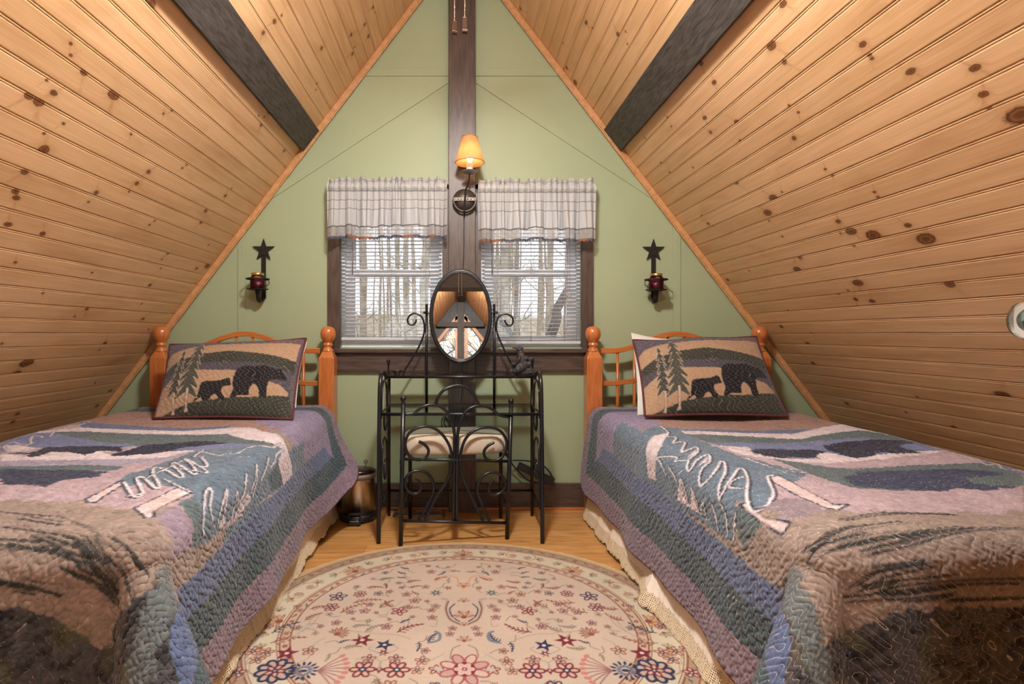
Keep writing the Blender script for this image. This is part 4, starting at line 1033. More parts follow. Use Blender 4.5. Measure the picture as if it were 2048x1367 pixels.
# rug ------------------------------------------------------------------------------------
RC = (.012, 1.865); RA, RB = .795, .702
def rugxy(px, py):
    Y = F/(py-VY); return (px-VX)*Y/F-RC[0], Y-RC[1]
def make_rug():
    cv = Canvas(-.86, -.76, .86, .76, .0016, (.50, .405, .33))
    th = np.linspace(0, 2*PI, 400)
    def ring(k, col): cv.poly([(RA*k*math.cos(a), RB*k*math.sin(a)) for a in th], col)
    def rl(k, w, col): cv.line([(RA*k*math.cos(a), RB*k*math.sin(a)) for a in th], w, col)
    ring(1.0, (.46, .34, .20)); ring(.965, (.34, .25, .17)); ring(.905, (.54, .48, .37)); ring(.775, (.50, .38, .28)); ring(.722, (.50, .405, .33))
    RUST = (.22, .075, .045); RED = (.15, .016, .028); NAV = (.018, .030, .075); GRY = (.22, .19, .15); TEAL = (.09, .12, .12); ORG = (.52, .27, .14)
    for k in (.962, .912, .768, .728): rl(k, .005, RUST)
    for k in (.898, .780): rl(k, .003, RUST)
    r = random.Random(5)
    def flower(x, y, R, col, n=5, core=NAV, edge=None, a0=0, fill=None):
        R *= 1.18
        for i in range(n):
            a = a0+2*PI*i/n
            px_, py_ = x+R*.58*math.cos(a), y+R*.58*math.sin(a)
            cv.ell(px_, py_, R*.45, R*.32, a, col)
            cv.ell(px_, py_, R*.28, R*.16, a, fill or (.52, .36, .29))
        cv.ell(x, y, R*.28, R*.28, 0, core); cv.ell(x, y, R*.12, R*.12, 0, (.55, .5, .5))
    def star(x, y, R, col, n=6, a0=0):
        R *= 1.15
        pts = []
        for i in range(2*n):
            q = R if i % 2 == 0 else R*.42; a = a0+PI*i/n; pts.append((x+q*math.cos(a), y+q*math.sin(a)))
        cv.poly(pts, col); cv.ell(x, y, R*.18, R*.18, 0, (.6, .45, .45))
    def leaf(x, y, L, a, col, n=6, w=.004):
        ux, uy = math.cos(a), math.sin(a); L *= 1.15; w *= 1.5
        q = [(x, y), (x+ux*L*.5-uy*L*.12, y+uy*L*.5+ux*L*.12), (x+ux*L, y+uy*L)]
        cv.line(smooth(q, 5), w, col)
        for i in range(n):
            f = (i+.5)/n; bx, by = x+ux*L*f-uy*L*.1*math.sin(PI*f), y+uy*L*f+ux*L*.1*math.sin(PI*f); ll = L*.24*(1.1-f)
            for s_ in (-1, 1):
                b = a+s_*.9; cv.line([(bx, by), (bx+ll*math.cos(b), by+ll*math.sin(b))], w*.8, col)
    def palm(x, y, R, a, c1, c2):
        for i in range(9):
            b = a+(i-4)*.42; L = R*(1-.06*abs(i-4))
            cv.ell(x+L*.55*math.cos(b), y+L*.55*math.sin(b), L*.50, L*.13, b, c1 if i % 2 else c2)
            cv.ell(x+L*.55*math.cos(b), y+L*.55*math.sin(b), L*.32, L*.05, b, (.52, .38, .26))
        cv.ell(x, y, R*.22, R*.22, 0, RUST)
    def vine(pts, w=.004, col=GRY): cv.line(smooth(pts, 8), w*1.25, col)
    # guard bands: small flowers all the way round
    n = 88
    for i in range(n):
        a = 2*PI*i/n
        for k, R in ((.938, .013), (.748, .011)):
            x, y = RA*k*math.cos(a), RB*k*math.sin(a); m = i % 4
            if m == 0: star(x, y, R, RED, 5, a)
            elif m == 2: flower(x, y, R*1.1, RUST, 5, NAV)
            else: leaf(x-R*math.sin(a)*-1, y-R*math.cos(a), R*1.9, a+PI/2+(.4 if m == 1 else -.4), TEAL if m == 1 else RUST, 3, .003)
    # main border: palmettes and scrolls
    n = 16
    for i in range(n):
        a = PI/2+2*PI*i/n; k = .84
        x, y = RA*k*math.cos(a), RB*k*math.sin(a)
        an = math.atan2(y/RB**2, x/RA**2)
        if i % 2 == 0: palm(x-math.cos(an)*.03, y-math.sin(an)*.03, .058, an, ORG, RUST)
        else:
            for sg in (-1, 1):
                bx, by = x+sg*.035*-math.sin(an), y+sg*.035*math.cos(an)
                sp = [(bx+(.040*(1-j/14))*math.cos(an+sg*j*.52), by+(.040*(1-j/14))*math.sin(an+sg*j*.52)) for j in range(13)]
                vine(sp, .0045, (.40, .25, .16)); flower(bx, by, .014, GRY, 6, RUST)
        for sg in (-1, 1):
            b = a+sg*PI/n*.62; x2, y2 = RA*k*math.cos(b), RB*k*math.sin(b)
            palm(x2, y2, .030, an+sg*1.2, TEAL, (.40, .36, .20))
            b = a+sg*PI/n*.30; x2, y2 = RA*(k-.02)*math.cos(b), RB*(k-.02)*math.sin(b)
            vine([(x2, y2), (x2+.02*math.cos(an), y2+.02*math.sin(an)), (x2+.03*math.cos(an+1), y2+.03*math.sin(an+1))], .004, (.42, .25, .16))
    # field: motifs read off the left half of the photograph, mirrored
    OA, sA = (420, 1080), 3.938
    def rx(x, y):
        q = rugxy(OA[0]+x/sA, OA[1]+y/sA); return q[0]+.004, q[1]
    def both(fn, x, y, *a, ang=None, **k):
        q = rx(x, y)
        if ang is None: fn(q[0], q[1], *a, **k); fn(-q[0], q[1], *a, **k)
        else: fn(q[0], q[1], a[0], ang, *a[1:], **k); fn(-q[0], q[1], a[0], PI-ang, *a[1:], **k)
    both(star, 1190, 808, .036, RED, 6); both(star, 1365, 848, .030, NAV, 5); both(star, 1355, 912, .018, RED, 6); both(flower, 1190, 1045, .034, RED, 6, NAV, None, 0)
    both(flower, 1460, 1048, .034, RED, 6, NAV); both(star, 1322, 1046, .018, RED, 4); both(flower, 1480, 577, .026, RED, 5, RED); both(star, 1770, 432, .024, TEAL, 7)
    both(flower, 1175, 440, .022, RED, 7); both(flower, 945, 545, .026, RED, 6); both(leaf, 1010, 590, .10, ang=.9, **{}) if False else None
    for x, y, L, an, col in ((1020,590,.09,.7,RUST),(1120,510,.09,.2,RUST),(1465,745,.085,.55,RED),(1110,700,.05,.1,GRY),(1215,740,.06,.7,GRY),(1330,550,.06,.9,RUST),(1430,545,.05,2.2,RUST),(1230,390,.055,.0,RUST),
                             (1540,350,.05,.3,RUST),(480,750,.085,.75,NAV),(470,830,.095,.30,RUST),(740,650,.06,.8,RUST),(1040,870,.05,.1,GRY),(1710,830,.06,1.1,NAV),(780,560,.06,.3,RUST),(1760,330,.05,.5,RUST),(1330,330,.05,.3,TEAL)):
        q = rx(x, y); leaf(q[0], q[1], L, an, col, 6, .0035); leaf(-q[0], q[1], L, PI-an, col, 6, .0035)
    for x, y, R, c in ((1000,460,.030,NAV),(1540,445,.018,RUST),(1605,495,.020,RUST),(1550,545,.016,RED),(985,670,.016,RED),(680,710,.014,NAV),(1380,700,.018,RED),(330,895,.022,RUST),(435,905,.022,RUST),(360,960,.022,RUST),(775,890,.022,RUST),
                       (1240,960,.020,RED),(1450,962,.020,RED),(1770,600-60,.016,RUST),(1735,570,.015,RED),(1740,628,.016,RED),(1660,975,.020,RUST),(1770,1045,.020,RED),(1620,1050,.018,RUST),(1480,355,.012,NAV),(1690,385,.016,RUST),(1735,265,.018,RUST),
                       (1900,715,.014,RED),(1880,760,.014,RED),(680,540,.014,RED),(440,700,.018,RED),(250,870,.018,RED),(205,1065,.022,RED),(1100,585,.016,RED),(1210,575,.018,RED),(1250,525,.015,RED)):
        q = rx(x, y); flower(q[0], q[1], R, c, 5, NAV if c != NAV else RED, None, .3); flower(-q[0], q[1], R, c, 5, NAV if c != NAV else RED, None, .3)
    q = rx(990, 760); 
    for sx in (-1, 1):
        palm(sx*q[0], q[1], .045, PI/2-sx*.6, RED, RUST)
        q2 = rx(595, 910); star(sx*q2[0], q2[1], .034, RED, 5, .3)
        q3 = rx(500, 1050); flower(sx*q3[0], q3[1], .050, NAV, 9, RED, None, 0, (.48, .34, .28)); flower(sx*q3[0], q3[1], .026, RED, 5, NAV)
        q4 = rx(725, 1050)
        for i in range(14):
            a = 2*PI*i/14; cv.ell(sx*q4[0]+.036*math.cos(a), q4[1]+.036*math.sin(a), .010, .0045, a, NAV); cv.ell(sx*q4[0]+.020*math.cos(a+.2), q4[1]+.020*math.sin(a+.2), .007, .004, a, (.10, .14, .22))
        cv.ell(sx*q4[0], q4[1], .012, .007, 0, NAV)
        for i in range(8):
            a = -.75+i*.215; L = .105
            e = (sx*(q4[0]+.03+L*math.cos(a)*.9), q4[1]+L*math.sin(a)); vine([(sx*(q4[0]+.04), q4[1]), ((sx*(q4[0]+.04)+e[0])/2, (q4[1]+e[1])/2+.004), e], .003, (.25, .12, .12))
            cv.ell(e[0], e[1], .011, .008, a, (.46, .19, .17))
        for L in ([(1080,735),(1150,740),(1300,755),(1450,765),(1570,800)],[(1150,740),(1190,800)],[(900,790),(820,830),(780,890),(760,950),(640,1000)],[(1430,545),(1380,600)],[(1500,500),(1430,545),(1330,520)],[(480,830),(600,800),(720,730),(780,660)],
                  [(280,1000),(300,950),(400,930)],[(1320,1045),(1330,980),(1240,960)],[(1320,1045),(1340,980),(1450,962)],[(1140,960),(1240,960)],[(1535,958),(1450,962)],[(200,1120),(290,1070),(300,1000)],[(1360,930),(1240,880),(1280,860)],[(1360,930),(1470,880),(1440,860)],
                  [(1780,640),(1770,700),(1720,690)],[(1830,920),(1700,990),(1650,1060)],[(860,600),(800,680),(720,740)],[(1170,525),(1230,580)],[(1170,525),(1100,580)]):
            vine([(sx*rx(*p)[0], rx(*p)[1]) for p in L], .0032, (.36, .31, .25))
        for L, w, c in (([(1950,360),(1930,310),(1850,295),(1770,340)], .006, ORG), ([(1950,360),(1990,400)], .006, ORG),
                        ([(1955,680),(1880,640),(1850,560),(1860,490),(1820,480)], .013, (.38, .32, .25)), ([(1955,680),(1880,640),(1850,560),(1870,500)], .004, RED),
                        ([(1955,660),(1900,620),(1880,560),(1920,520)], .005, NAV), ([(1765,740),(1800,760),(1790,810),(1710,830)], .010, (.16, .19, .24)), ([(1960,850),(1900,880),(1880,960)], .004, GRY)):
            cv.line(smooth([(sx*rx(*p)[0], rx(*p)[1]) for p in L], 8), w, c)
    # middle column
    for x, y, R, c in ((1955,380,.022,RUST),(1955,500,.018,RUST),(1960,625,.030,RED),(1960,690,.014,RED),(1960,815,.020,RED)):
        q = rx(x, y); palm(0, q[1], R*1.6, PI/2, c, (.5, .3, .25))
    q = rx(1960, 1040)
    for i in range(8):
        a = 2*PI*i/8+.39; cv.ell(.050*math.cos(a), q[1]+.050*math.sin(a), .030, .019, a, (.30, .07, .09)); cv.ell(.052*math.cos(a), q[1]+.052*math.sin(a), .022, .013, a, (.50, .40, .33) if i % 2 else (.44, .29, .25))
        cv.ell(.078*math.cos(a+.39), q[1]+.078*math.sin(a+.39), .014, .010, a, (.45, .40, .34))
    cv.ell(0, q[1], .034, .034, 0, RED); flower(0, q[1], .026, (.6, .4, .38), 6, RED)
    rs = random.Random(77)
    for k in range(75):
        for _ in range(20):
            x = rs.uniform(.05, .55); y = rs.uniform(-.36, .47)
            if (x/RA)**2+(y/RB)**2 > .46: continue
            i0 = int((x-cv.x0)/cv.res); j0 = int((y-cv.y0)/cv.res); w_ = cv.a[j0-14:j0+14, i0-14:i0+14]
            if w_.min() > .25: break
        else: continue
        c = rs.choice((RED, RUST, NAV, RUST, GRY)); a = rs.uniform(0, 6.28); R = rs.uniform(.010, .017); m_ = rs.random()
        for sx in (-1, 1):
            an = a if sx > 0 else PI-a
            if m_ < .4: flower(sx*x, y, R, c, 5, NAV)
            elif m_ < .75: leaf(sx*x, y, R*2.6, an, c, 4, .003)
            else: star(sx*x, y, R, c, 5, an)
            vine([(sx*x, y), (sx*x+.02*math.cos(an+2), y+.02*math.sin(an+2)), (sx*x+.045*math.cos(an+2.6), y+.045*math.sin(an+2.6))], .0025)
    # the part nearer the viewer repeats the field
    for i in range(26):
        x = r.uniform(-.5, .5); y = r.uniform(-.5, -.34)
        flower(x, y, r.uniform(.016, .03), r.choice((RED, NAV, RUST)), 6)
    ys = np.concatenate([np.linspace(-RB, -.36, 40), np.arange(-.357, RB+.003, .0026)]); xs = np.arange(-RA-.004, RA+.005, .0026)
    GX, GY = np.meshgrid(xs, ys, indexing='ij')
    k = np.sqrt((GX/RA)**2+(GY/RB)**2)
    fac = np.where((k > 1), 1/k, 1.0); keep = k < 1.006
    X = GX*fac; Y = GY*fac
    col = cv.sample(X, Y)
    col = col*.90*(1+.10*(vnoise(X*380, Y*380, 2)-.5)+.14*(vnoise(X*7, Y*7, 3)-.5)+.05*np.sin(X*1400))[..., None]
    Z = .009+.0012*vnoise(X*300, Y*300, 7)+.004*(vnoise(X*4, Y*4, 6)-.5)
    n, m = X.shape; idx = np.arange(n*m).reshape(n, m)
    q = np.stack([idx[:-1, :-1], idx[1:, :-1], idx[1:, 1:], idx[:-1, 1:]], -1).reshape(-1, 4)
    ok = keep.ravel()[q].all(1); q = q[ok]
    used = np.unique(q); rem = np.full(n*m, -1); rem[used] = np.arange(len(used)); q = rem[q]
    V = np.stack([X+RC[0], Y+RC[1], Z], -1).reshape(-1, 3)[used]
    o = raw_mesh('area_rug', V, q, cloth_mat('wool pile rug', .95, 500, .5, .1), np.clip(col, 0, 1).reshape(-1, 3)[used], np.stack([X, Y], -1).reshape(-1, 2)[used])
    tag(o, 'round cream rug with red and navy flowers on the wooden floor', 'rug')
    e = [(RC[0]+RA*math.cos(a), RC[1]+RB*math.sin(a), .0055) for a in np.linspace(0, 2*PI, 180, endpoint=False)]
    MB().tube(e, .0055, 8, closed=True).build('bound_edge', simple('tan rug binding', (.50, .36, .20), .95, var=.15, bump=.4, bscale=400), o)
make_rug()

# window valances -------------------------------------------------------------------------
def valance(xa, xb, ztop, seed, label):
    r = np.random.default_rng(seed)
    nu = 560; W = xb-xa; full = 1.55
    u = np.linspace(0, 1, nu); ph = np.cumsum(.6+.8*vnoise(u*14, u*0+seed, seed)); ph = ph/ph[-1]*2*PI*(W/.040)
    v = np.concatenate([np.linspace(0, .135, 26), np.linspace(.14, 1, 84)])
    U, V = np.meshgrid(u, v, indexing='ij'); PHI = ph[:, None]+0*V
    H = .330
    hv = V*H
    head = np.clip(1-hv/.034, 0, 1); pocket = np.exp(-((hv-.048)/.014)**2); low = np.clip((hv-.07)/.2, 0, 1)
    amp = .013*head+.003*pocket+.004+.014*low
    big = ph[:, None]*.42+seed
    yo = amp*np.sin(PHI+1.2*low*np.sin(big))*(1-.55*low)+.019*low*np.sin(big)
    Y = 3.014+yo-.013*pocket-.010*low
    X = xa+W*U+.006*np.cos(PHI)*(head+low*.6)
    scal = .010*np.abs(np.sin(U*W*full*PI/.020))
    Z = ztop-hv+head*(.007*np.sin(PHI*.83+1)+.005*np.sin(PHI*.37+seed)+.004)-.010*low*(vnoise(U*6, U*0, seed+2)-.5)*2-(V > .985)*scal
    Z = Z-.006*np.sin(U*PI)*0
    cu = U*W*full
    col = np.ones((*U.shape, 3))*np.array((.74, .76, .78))
    lv = (np.abs(((cu+.01) % .048)-.024) < .0013) & (hv < .262) | (np.abs(((cu+.004) % .048)-.024) < .0010) & (hv < .262) & ((cu*20).astype(int) % 3 == 0)
    lh = (np.abs(((hv+.012) % .052)-.026) < .0013) & (hv < .262)
    col[lv | lh] = (.22, .22, .23)
    m = (np.abs(hv-.266) < .0032); col[m] = (.20, .19, .20)
    la = (hv > .270); col[la] = (.72, .72, .72)
    ed = hv > H-.007; col[ed] = (.16, .17, .22)
    ed2 = ed & (vnoise(U*9, U*0, seed+5) > .62); col[ed2] = (.42, .20, .12)
    o = grid_mesh('window_valance', np.stack([X, Y, Z], -1), M_val, col, np.stack([cu, hv], -1), {'lace': (la & ~ed).astype(float)})
    tag(o, label, 'valance')
    rod = MB().tube([(xa+.002, 3.018, ztop-.048), (xb-.002, 3.018, ztop-.048)], .0045, 8)
    for x in (xa+.006, xb-.006):
        rod.box((x-.004, 3.016, ztop-.053), (x+.004, 3.079, ztop-.043))
    rod.build('curtain_rod', simple('dark bronze rod', (.05, .035, .03), .4, .6), o)
    return o
valance(-.745, -.075, 1.866, 3, 'gathered checked valance with lace hem left of the wall lamp')
valance(.098, .757, 1.858, 8, 'gathered checked valance with lace hem right of the wall lamp')
# ================================================================== METAL VANITY AND CHAIR
def cpath(org, sc, Y, pts, n=5, closed=False):
    f = Y if callable(Y) else (lambda px: Y)
    return smooth([P(org[0]+x/sc, org[1]+y/sc, f(org[0]+x/sc)) for x, y in pts], n, closed)
C2, S2 = (680, 500), 3.7981; C3, S3 = (660, 740), 3.6942
van = empty('vanity_table', (0, 2.79, 0), 'black metal vanity with oval mirror and glass shelves in front of the post', 'vanity')
VXL, VXR = -.394, .394; YF, YB_ = 2.60, 2.975
DZ, TZ = .610, .778
for x in (VXL, VXR):
    sx = -1 if x < 0 else 1
    MB().tube(smooth([(x-sx*.002, 2.585, 0), (x, 2.605, .30), (x, 2.625, .60), (x, 2.640, .735), (x-sx*-.0, 2.675, .795), (x, 2.725, .806), (x-sx*.006, 2.775, .792), (x-sx*.006, 2.815, .772)], 6), .0104, 12).build('leg', M_black, van)
    MB().tube([(x, YB_, 0), (x, YB_, TZ-.006)], .0088, 12).build('leg', M_black, van)
    s = MB()   # bent ornament in the side frame
    xx = x-sx*.004
    s.tube(smooth([(xx, 2.66, .585), (xx, 2.672, .70), (xx, 2.72, .757), (xx, 2.80, .757), (xx, 2.86, .70), (xx, 2.87, .585), (xx, 2.84, .52), (xx, 2.79, .505), (xx, 2.755, .545), (xx, 2.765, .60), (xx, 2.80, .61)], 6), .0055, 8)
    s.tube(smooth([(xx, 2.645, .145), (xx, 2.655, .30), (xx, 2.70, .445), (xx, 2.78, .47), (xx, 2.85, .43), (xx, 2.87, .35), (xx, 2.845, .275), (xx, 2.79, .255), (xx, 2.75, .29), (xx, 2.755, .34), (xx, 2.79, .355)], 6), .0055, 8)
    s.build('side_scroll', M_black, van)
    MB().tube([(x, 2.598, .150), (x, YB_, .140)], .0065, 8).build('stretcher', M_black, van)
MB().tube([(VXL, YB_, .140), (VXR, YB_, .140)], .0065, 8).build('stretcher', M_black, van)
def shelf(z, ya, yb, xa, xb, nm):
    fr = MB()
    for a, b in (((xa, ya), (xb, ya)), ((xb, ya), (xb, yb)), ((xb, yb), (xa, yb)), ((xa, yb), (xa, ya))):
        fr.tube([(a[0], a[1], z), (b[0], b[1], z)], .0078, 10)
    for q in ((xa, ya), (xb, ya), (xb, yb), (xa, yb)): fr.ball((q[0], q[1], z), .0078, 6)
    o = fr.build(nm, M_black, van)
    MB().box((xa+.006, ya+.006, z+.001), (xb-.006, yb-.006, z+.006)).build('glass_panel', M_shelfglass, o, .001)
shelf(DZ, 2.635, YB_, -.388, .388, 'desk_shelf'); shelf(TZ, 2.815, YB_, -.386, .386, 'top_shelf')
for x in (-.187, .186):
    MB().tube([(x, YB_+.004, DZ), (x, YB_+.004, 1.166)], .0075, 10).build('mirror_support', M_black, van)
for x in (-.397, .397):
    MB().lathe([(.009, 0), (.007, .006), (.0055, .02), (.005, .045), (.0085, .052), (.006, .058), (.0105, .068), (.0105, .074), (.006, .082), (.0001, .084)], (x, YB_, TZ+.005), 14).build('finial', M_black, van)
YS = YB_+.004
for L in ([(480,930),(530,850),(590,750),(630,660),(642,590),(628,520),(590,485),(545,485),(515,520),(520,556),(550,568),(574,548),(578,524)], [(1345,932),(1300,860),(1250,760),(1205,660),(1186,590),(1197,520),(1230,490),(1275,487),(1310,515),(1312,555),(1290,575),(1265,560),(1250,530)]):
    MB().tube(cpath(C2, S2, YS, L, 6), .0052, 9).build('mirror_scroll', M_black, van)
# tilting oval mirror
th = math.radians(7.4); mc = Vector(P(921.3, 631, 2.952)); ax = Vector((1, 0, 0)); up = Vector((0, math.sin(th), math.cos(th))); fn = Vector((0, -math.cos(th), math.sin(th)))
ma, mb_ = .163, .251
mf = MB()
mf.tube([mc+ax*ma*math.cos(a)+up*mb_*math.sin(a) for a in np.linspace(0, 2*PI, 96, endpoint=False)], .0096, 12, closed=True)
mf.tube([mc+fn*.006+ax*(ma-.008)*math.cos(a)+up*(mb_-.008)*math.sin(a) for a in np.linspace(0, 2*PI, 96, endpoint=False)], .005, 8, closed=True)
mo = mf.build('mirror_frame', M_black, van)
m, t, b, N, L = nt('silvered mirror'); setin(b, Base_Color=(.90, .91, .90), Roughness=0.0, Metallic=1.0)
M_mirror = m
g_ = MB(); n = 96; k = 8
vs = [mc+fn*.004+ax*(ma-.004)*math.cos(a)+up*(mb_-.004)*math.sin(a) for a in np.linspace(0, 2*PI, n, endpoint=False)]
vs2 = [v-fn*.006 for v in vs]
g_.add(vs+vs2, [tuple(range(n)), tuple(range(2*n-1, n-1, -1))]+[(i, n+i, n+(i+1) % n, (i+1) % n) for i in range(n)])
g_.build('mirror_glass', M_mirror, mo)
for sx in (-1, 1):
    x = mc.x+sx*.165
    MB().tube([(mc.x+sx*.170, mc.y, mc.z+.012), (.0+sx*.197, YS-.004, mc.z+.018)], .0035, 8).ball((sx*.199, YS-.004, mc.z+.018), .0078, 8).build('pivot_knob', M_black, van)

# chair ---------------------------------------------------------------------------
ch = empty('vanity_chair', (-.03, 2.74, 0), 'black metal chair with scrolled back and beige seat tucked at the vanity', 'chair')
kk = .217
def yb(px): dx = (px-VX)/F; return (2.53+.28*kk)/(1-kk*dx)
def cb(pts, n=5): return cpath(C3, S3, yb, pts, n)
for a, b_ in (((541, 250), (522, 1318)), ((1338, 268), (1308, 1246))):
    pa = Vector(P(C3[0]+a[0]/S3, C3[1]+a[1]/S3, yb(C3[0]+a[0]/S3))); px_ = C3[0]+b_[0]/S3; pb = Vector(P(px_, C3[1]+b_[1]/S3, yb(px_))); pb.z = 0 if abs(pb.z) < .06 else pb.z
    MB().tube([pb, pa], .0108, 14).lathe([(.0108, 0), (.0125, .004), (.008, .008), (.008, .012), (.013, .020), (.0145, .028), (.011, .037), (.0001, .041)], pa, 16).build('leg', M_black, ch)
ir = MB()
arcs = [[(555,325),(620,315),(680,272),(740,255),(800,262),(860,305),(900,380),(918,460),(920,560),(917,700),(914,900),(912,1108)],
        [(1325,345),(1250,330),(1190,282),(1130,262),(1060,270),(1000,310),(962,385),(945,465),(940,560),(938,700),(936,900),(934,1108)],
        [(780,250),(800,195),(850,140),(940,115),(1020,135),(1070,190),(1102,262)],
        [(657,525),(700,550),(728,590),(718,630),(690,655),(640,660),(590,635),(560,580),(558,520),(590,460),(650,425),(720,415),(790,440),(850,500),(890,580),(900,660),(885,760),(850,840),(790,930),(735,1030),(703,1108)],
        [(1213,532),(1165,560),(1138,600),(1145,640),(1180,665),(1230,665),(1280,630),(1305,570),(1300,510),(1260,450),(1200,425),(1120,425),(1050,455),(1000,510),(970,590),(962,670),(975,770),(1010,860),(1060,960),(1100,1050),(1130,1114)],
        [(635,795),(665,830),(672,870),(650,905),(615,912),(575,890),(555,840),(565,790),(600,755),(650,742),(710,755),(750,800),(765,860),(750,930),(710,1010),(655,1105)],
        [(1213,808),(1180,840),(1172,880),(1190,915),(1230,920),(1275,890),(1298,840),(1280,790),(1235,758),(1180,755),(1125,785),(1092,840),(1090,900),(1120,980),(1150,1050),(1180,1114)]]
for i, L_ in enumerate(arcs): MB().tube(cb(L_, 5), .0076 if i < 3 else .0073, 10).build('back_scroll', M_black, ch)
MB().tube(cb([(525,1112),(1310,1127)], 2), .0072, 10).build('bottom_rail', M_black, ch)
MB().tube(cb([(530,655),(1325,672)], 2), .0072, 10).build('seat_rail', M_black, ch)
fL, fR = Vector(P(592/S3+660, 1104/S3+740, 2.935)), Vector(P(1262/S3+660, 1106/S3+740, 2.935)); fL.z = fR.z = 0
for v in (fL, fR): MB().tube([v, v+Vector((0, 0, .405))], .0100, 12).build('leg', M_black, ch)
bl = Vector((-.28, yb(801), 0)); br_ = Vector((.232, yb(1014), 0))
for a, b_ in ((bl, fL), (br_, fR)):
    MB().tube([a+Vector((0, 0, .155)), b_+Vector((0, 0, .155))], .006, 8).build('stretcher', M_black, ch)
    MB().tube([a+Vector((0, 0, .40)), b_+Vector((0, 0, .40))], .007, 8).build('seat_rail', M_black, ch)
MB().tube([fL+Vector((0, 0, .40)), fR+Vector((0, 0, .40))], .007, 8).build('seat_rail', M_black, ch)
# padded seat
c0 = (bl+br_+fL+fR)/4; exx = ((br_-bl)+(fR-fL))/4*1.07; eyy = ((fL-bl)+(fR-br_))/4*.90; c0 = c0+Vector((0, .022, 0))
vs = []; nn = 28; lay = []
for j in range(13):
    a = -PI/2+PI*j/12; z = .452+.046*math.sin(a)*(1 if a > 0 else .9); sc = .88+.12*math.cos(a)**.6 if abs(math.cos(a)) > 1e-6 else .88
    for i in range(48):
        q = 2*PI*i/48; cx, cy = math.cos(q), math.sin(q); e = 2/4.5
        ux = math.copysign(abs(cx)**e, cx)*sc; uy = math.copysign(abs(cy)**e, cy)*sc
        vs.append(Vector((c0.x, c0.y, z))+exx*ux+eyy*uy)
fs = [(j*48+i, j*48+(i+1) % 48, (j+1)*48+(i+1) % 48, (j+1)*48+i) for j in range(12) for i in range(48)]
top_i = len(vs); vs.append(Vector((c0.x, c0.y, .510))); vs.append(Vector((c0.x, c0.y, .408)))
fs += [(12*48+i, 12*48+(i+1) % 48, top_i) for i in range(48)]+[((i+1) % 48, i, top_i+1) for i in range(48)]
MB().add(vs, fs, True).build('seat', simple('beige seat fabric', (.58, .51, .40), .85, var=.06, scale=60, bump=.2, bscale=300), ch)

# things on the vanity -----------------------------------------------------------------
CB_, SB = (1000, 680), 17.09
def bp(x, y, dy=0): return P(CB_[0]+x/SB, CB_[1]+y/SB, 2.905+dy)
fb = MB(); u_ = 2.905/F/SB
def eb(x, y, rx, ry, rz=None, dy=0, rot=0):
    rz = rz or min(rx, ry)
    fb.ball(bp(x, y, dy), 1, 10, (rx*u_, rz*u_, ry*u_), Matrix.Rotation(math.radians(rot), 3, 'Y'))
eb(745, 720, 165, 330, 150, 0, -7); eb(700, 950, 230, 190, 190, 0); eb(700, 470, 110, 150, 100, 0, 10); eb(665, 345, 125, 95, 100); eb(520, 300, 100, 34, 55, -.0); eb(530, 385, 85, 26, 50); eb(770, 320, 42, 48, 30, -.004); eb(640, 255, 30, 30, 24, .008)
eb(640, 690, 60, 160, 60, -.02, 28); eb(480, 850, 105, 55, 55, -.018, -5); eb(400, 1090, 120, 100, 110, -.008); eb(370, 970, 50, 45, 50, -.012); eb(590, 1080, 190, 105, 130, -.02); eb(620, 1040, 120, 120, 100, -.03)
eb(950, 1070, 210, 120, 130, .004); eb(1000, 1130, 200, 70, 130, .004); eb(850, 860, 130, 190, 110, -.006); eb(1000, 850, 85, 110, 80, -.01); eb(890, 660, 88, 78, 70, -.014); eb(940, 600, 30, 30, 20, -.014); eb(830, 610, 24, 24, 20, -.014); eb(1065, 670, 72, 66, 60, .006); eb(1000, 700, 60, 60, 50, .0)
eb(700, 1150, 330, 45, 150, 0)
M_bear = simple('dark cast resin', (.035, .033, .033), .5, var=.5, scale=140, bump=.8, bscale=260)
fo = fb.build('bear_figurine', M_bear); zmin = min(v.co.z for v in fo.data.vertices); fo.location.z += (TZ+.0065)-zmin
rm = fo.modifiers.new('one body', 'REMESH'); rm.mode = 'VOXEL'; rm.voxel_size = .0016; rm.use_smooth_shade = True
tag(fo, 'small dark figurine of bears on the right end of the vanity top shelf', 'figurine')
mo_ = MB().ball(bp(500, 345, -.001), 1, 8, (62*u_, 34*u_, 24*u_)).build('mouth', simple('red mouth', (.42, .12, .10), .5), None)
mo_.location.z += fo.location.z; mo_.parent = fo; mo_.location.z -= fo.location.z
dx_, dy_ = P(2.0/S2*0+794.5, 741, 2.90)[0], 2.89
ds = MB().lathe([(.001, .0), (.016, .0), (.014, .006), (.020, .012), (.027, .022), (.028, .026), (.026, .027), (.018, .020), (.002, .016)], (dx_, dy_, TZ+.0065), 20).build('trinket_dish', simple('bronze brown metal', (.12, .085, .07), .35, .7, var=.3), None)
tag(ds, 'tiny brown metal dish at the left end of the vanity top shelf', 'dish')

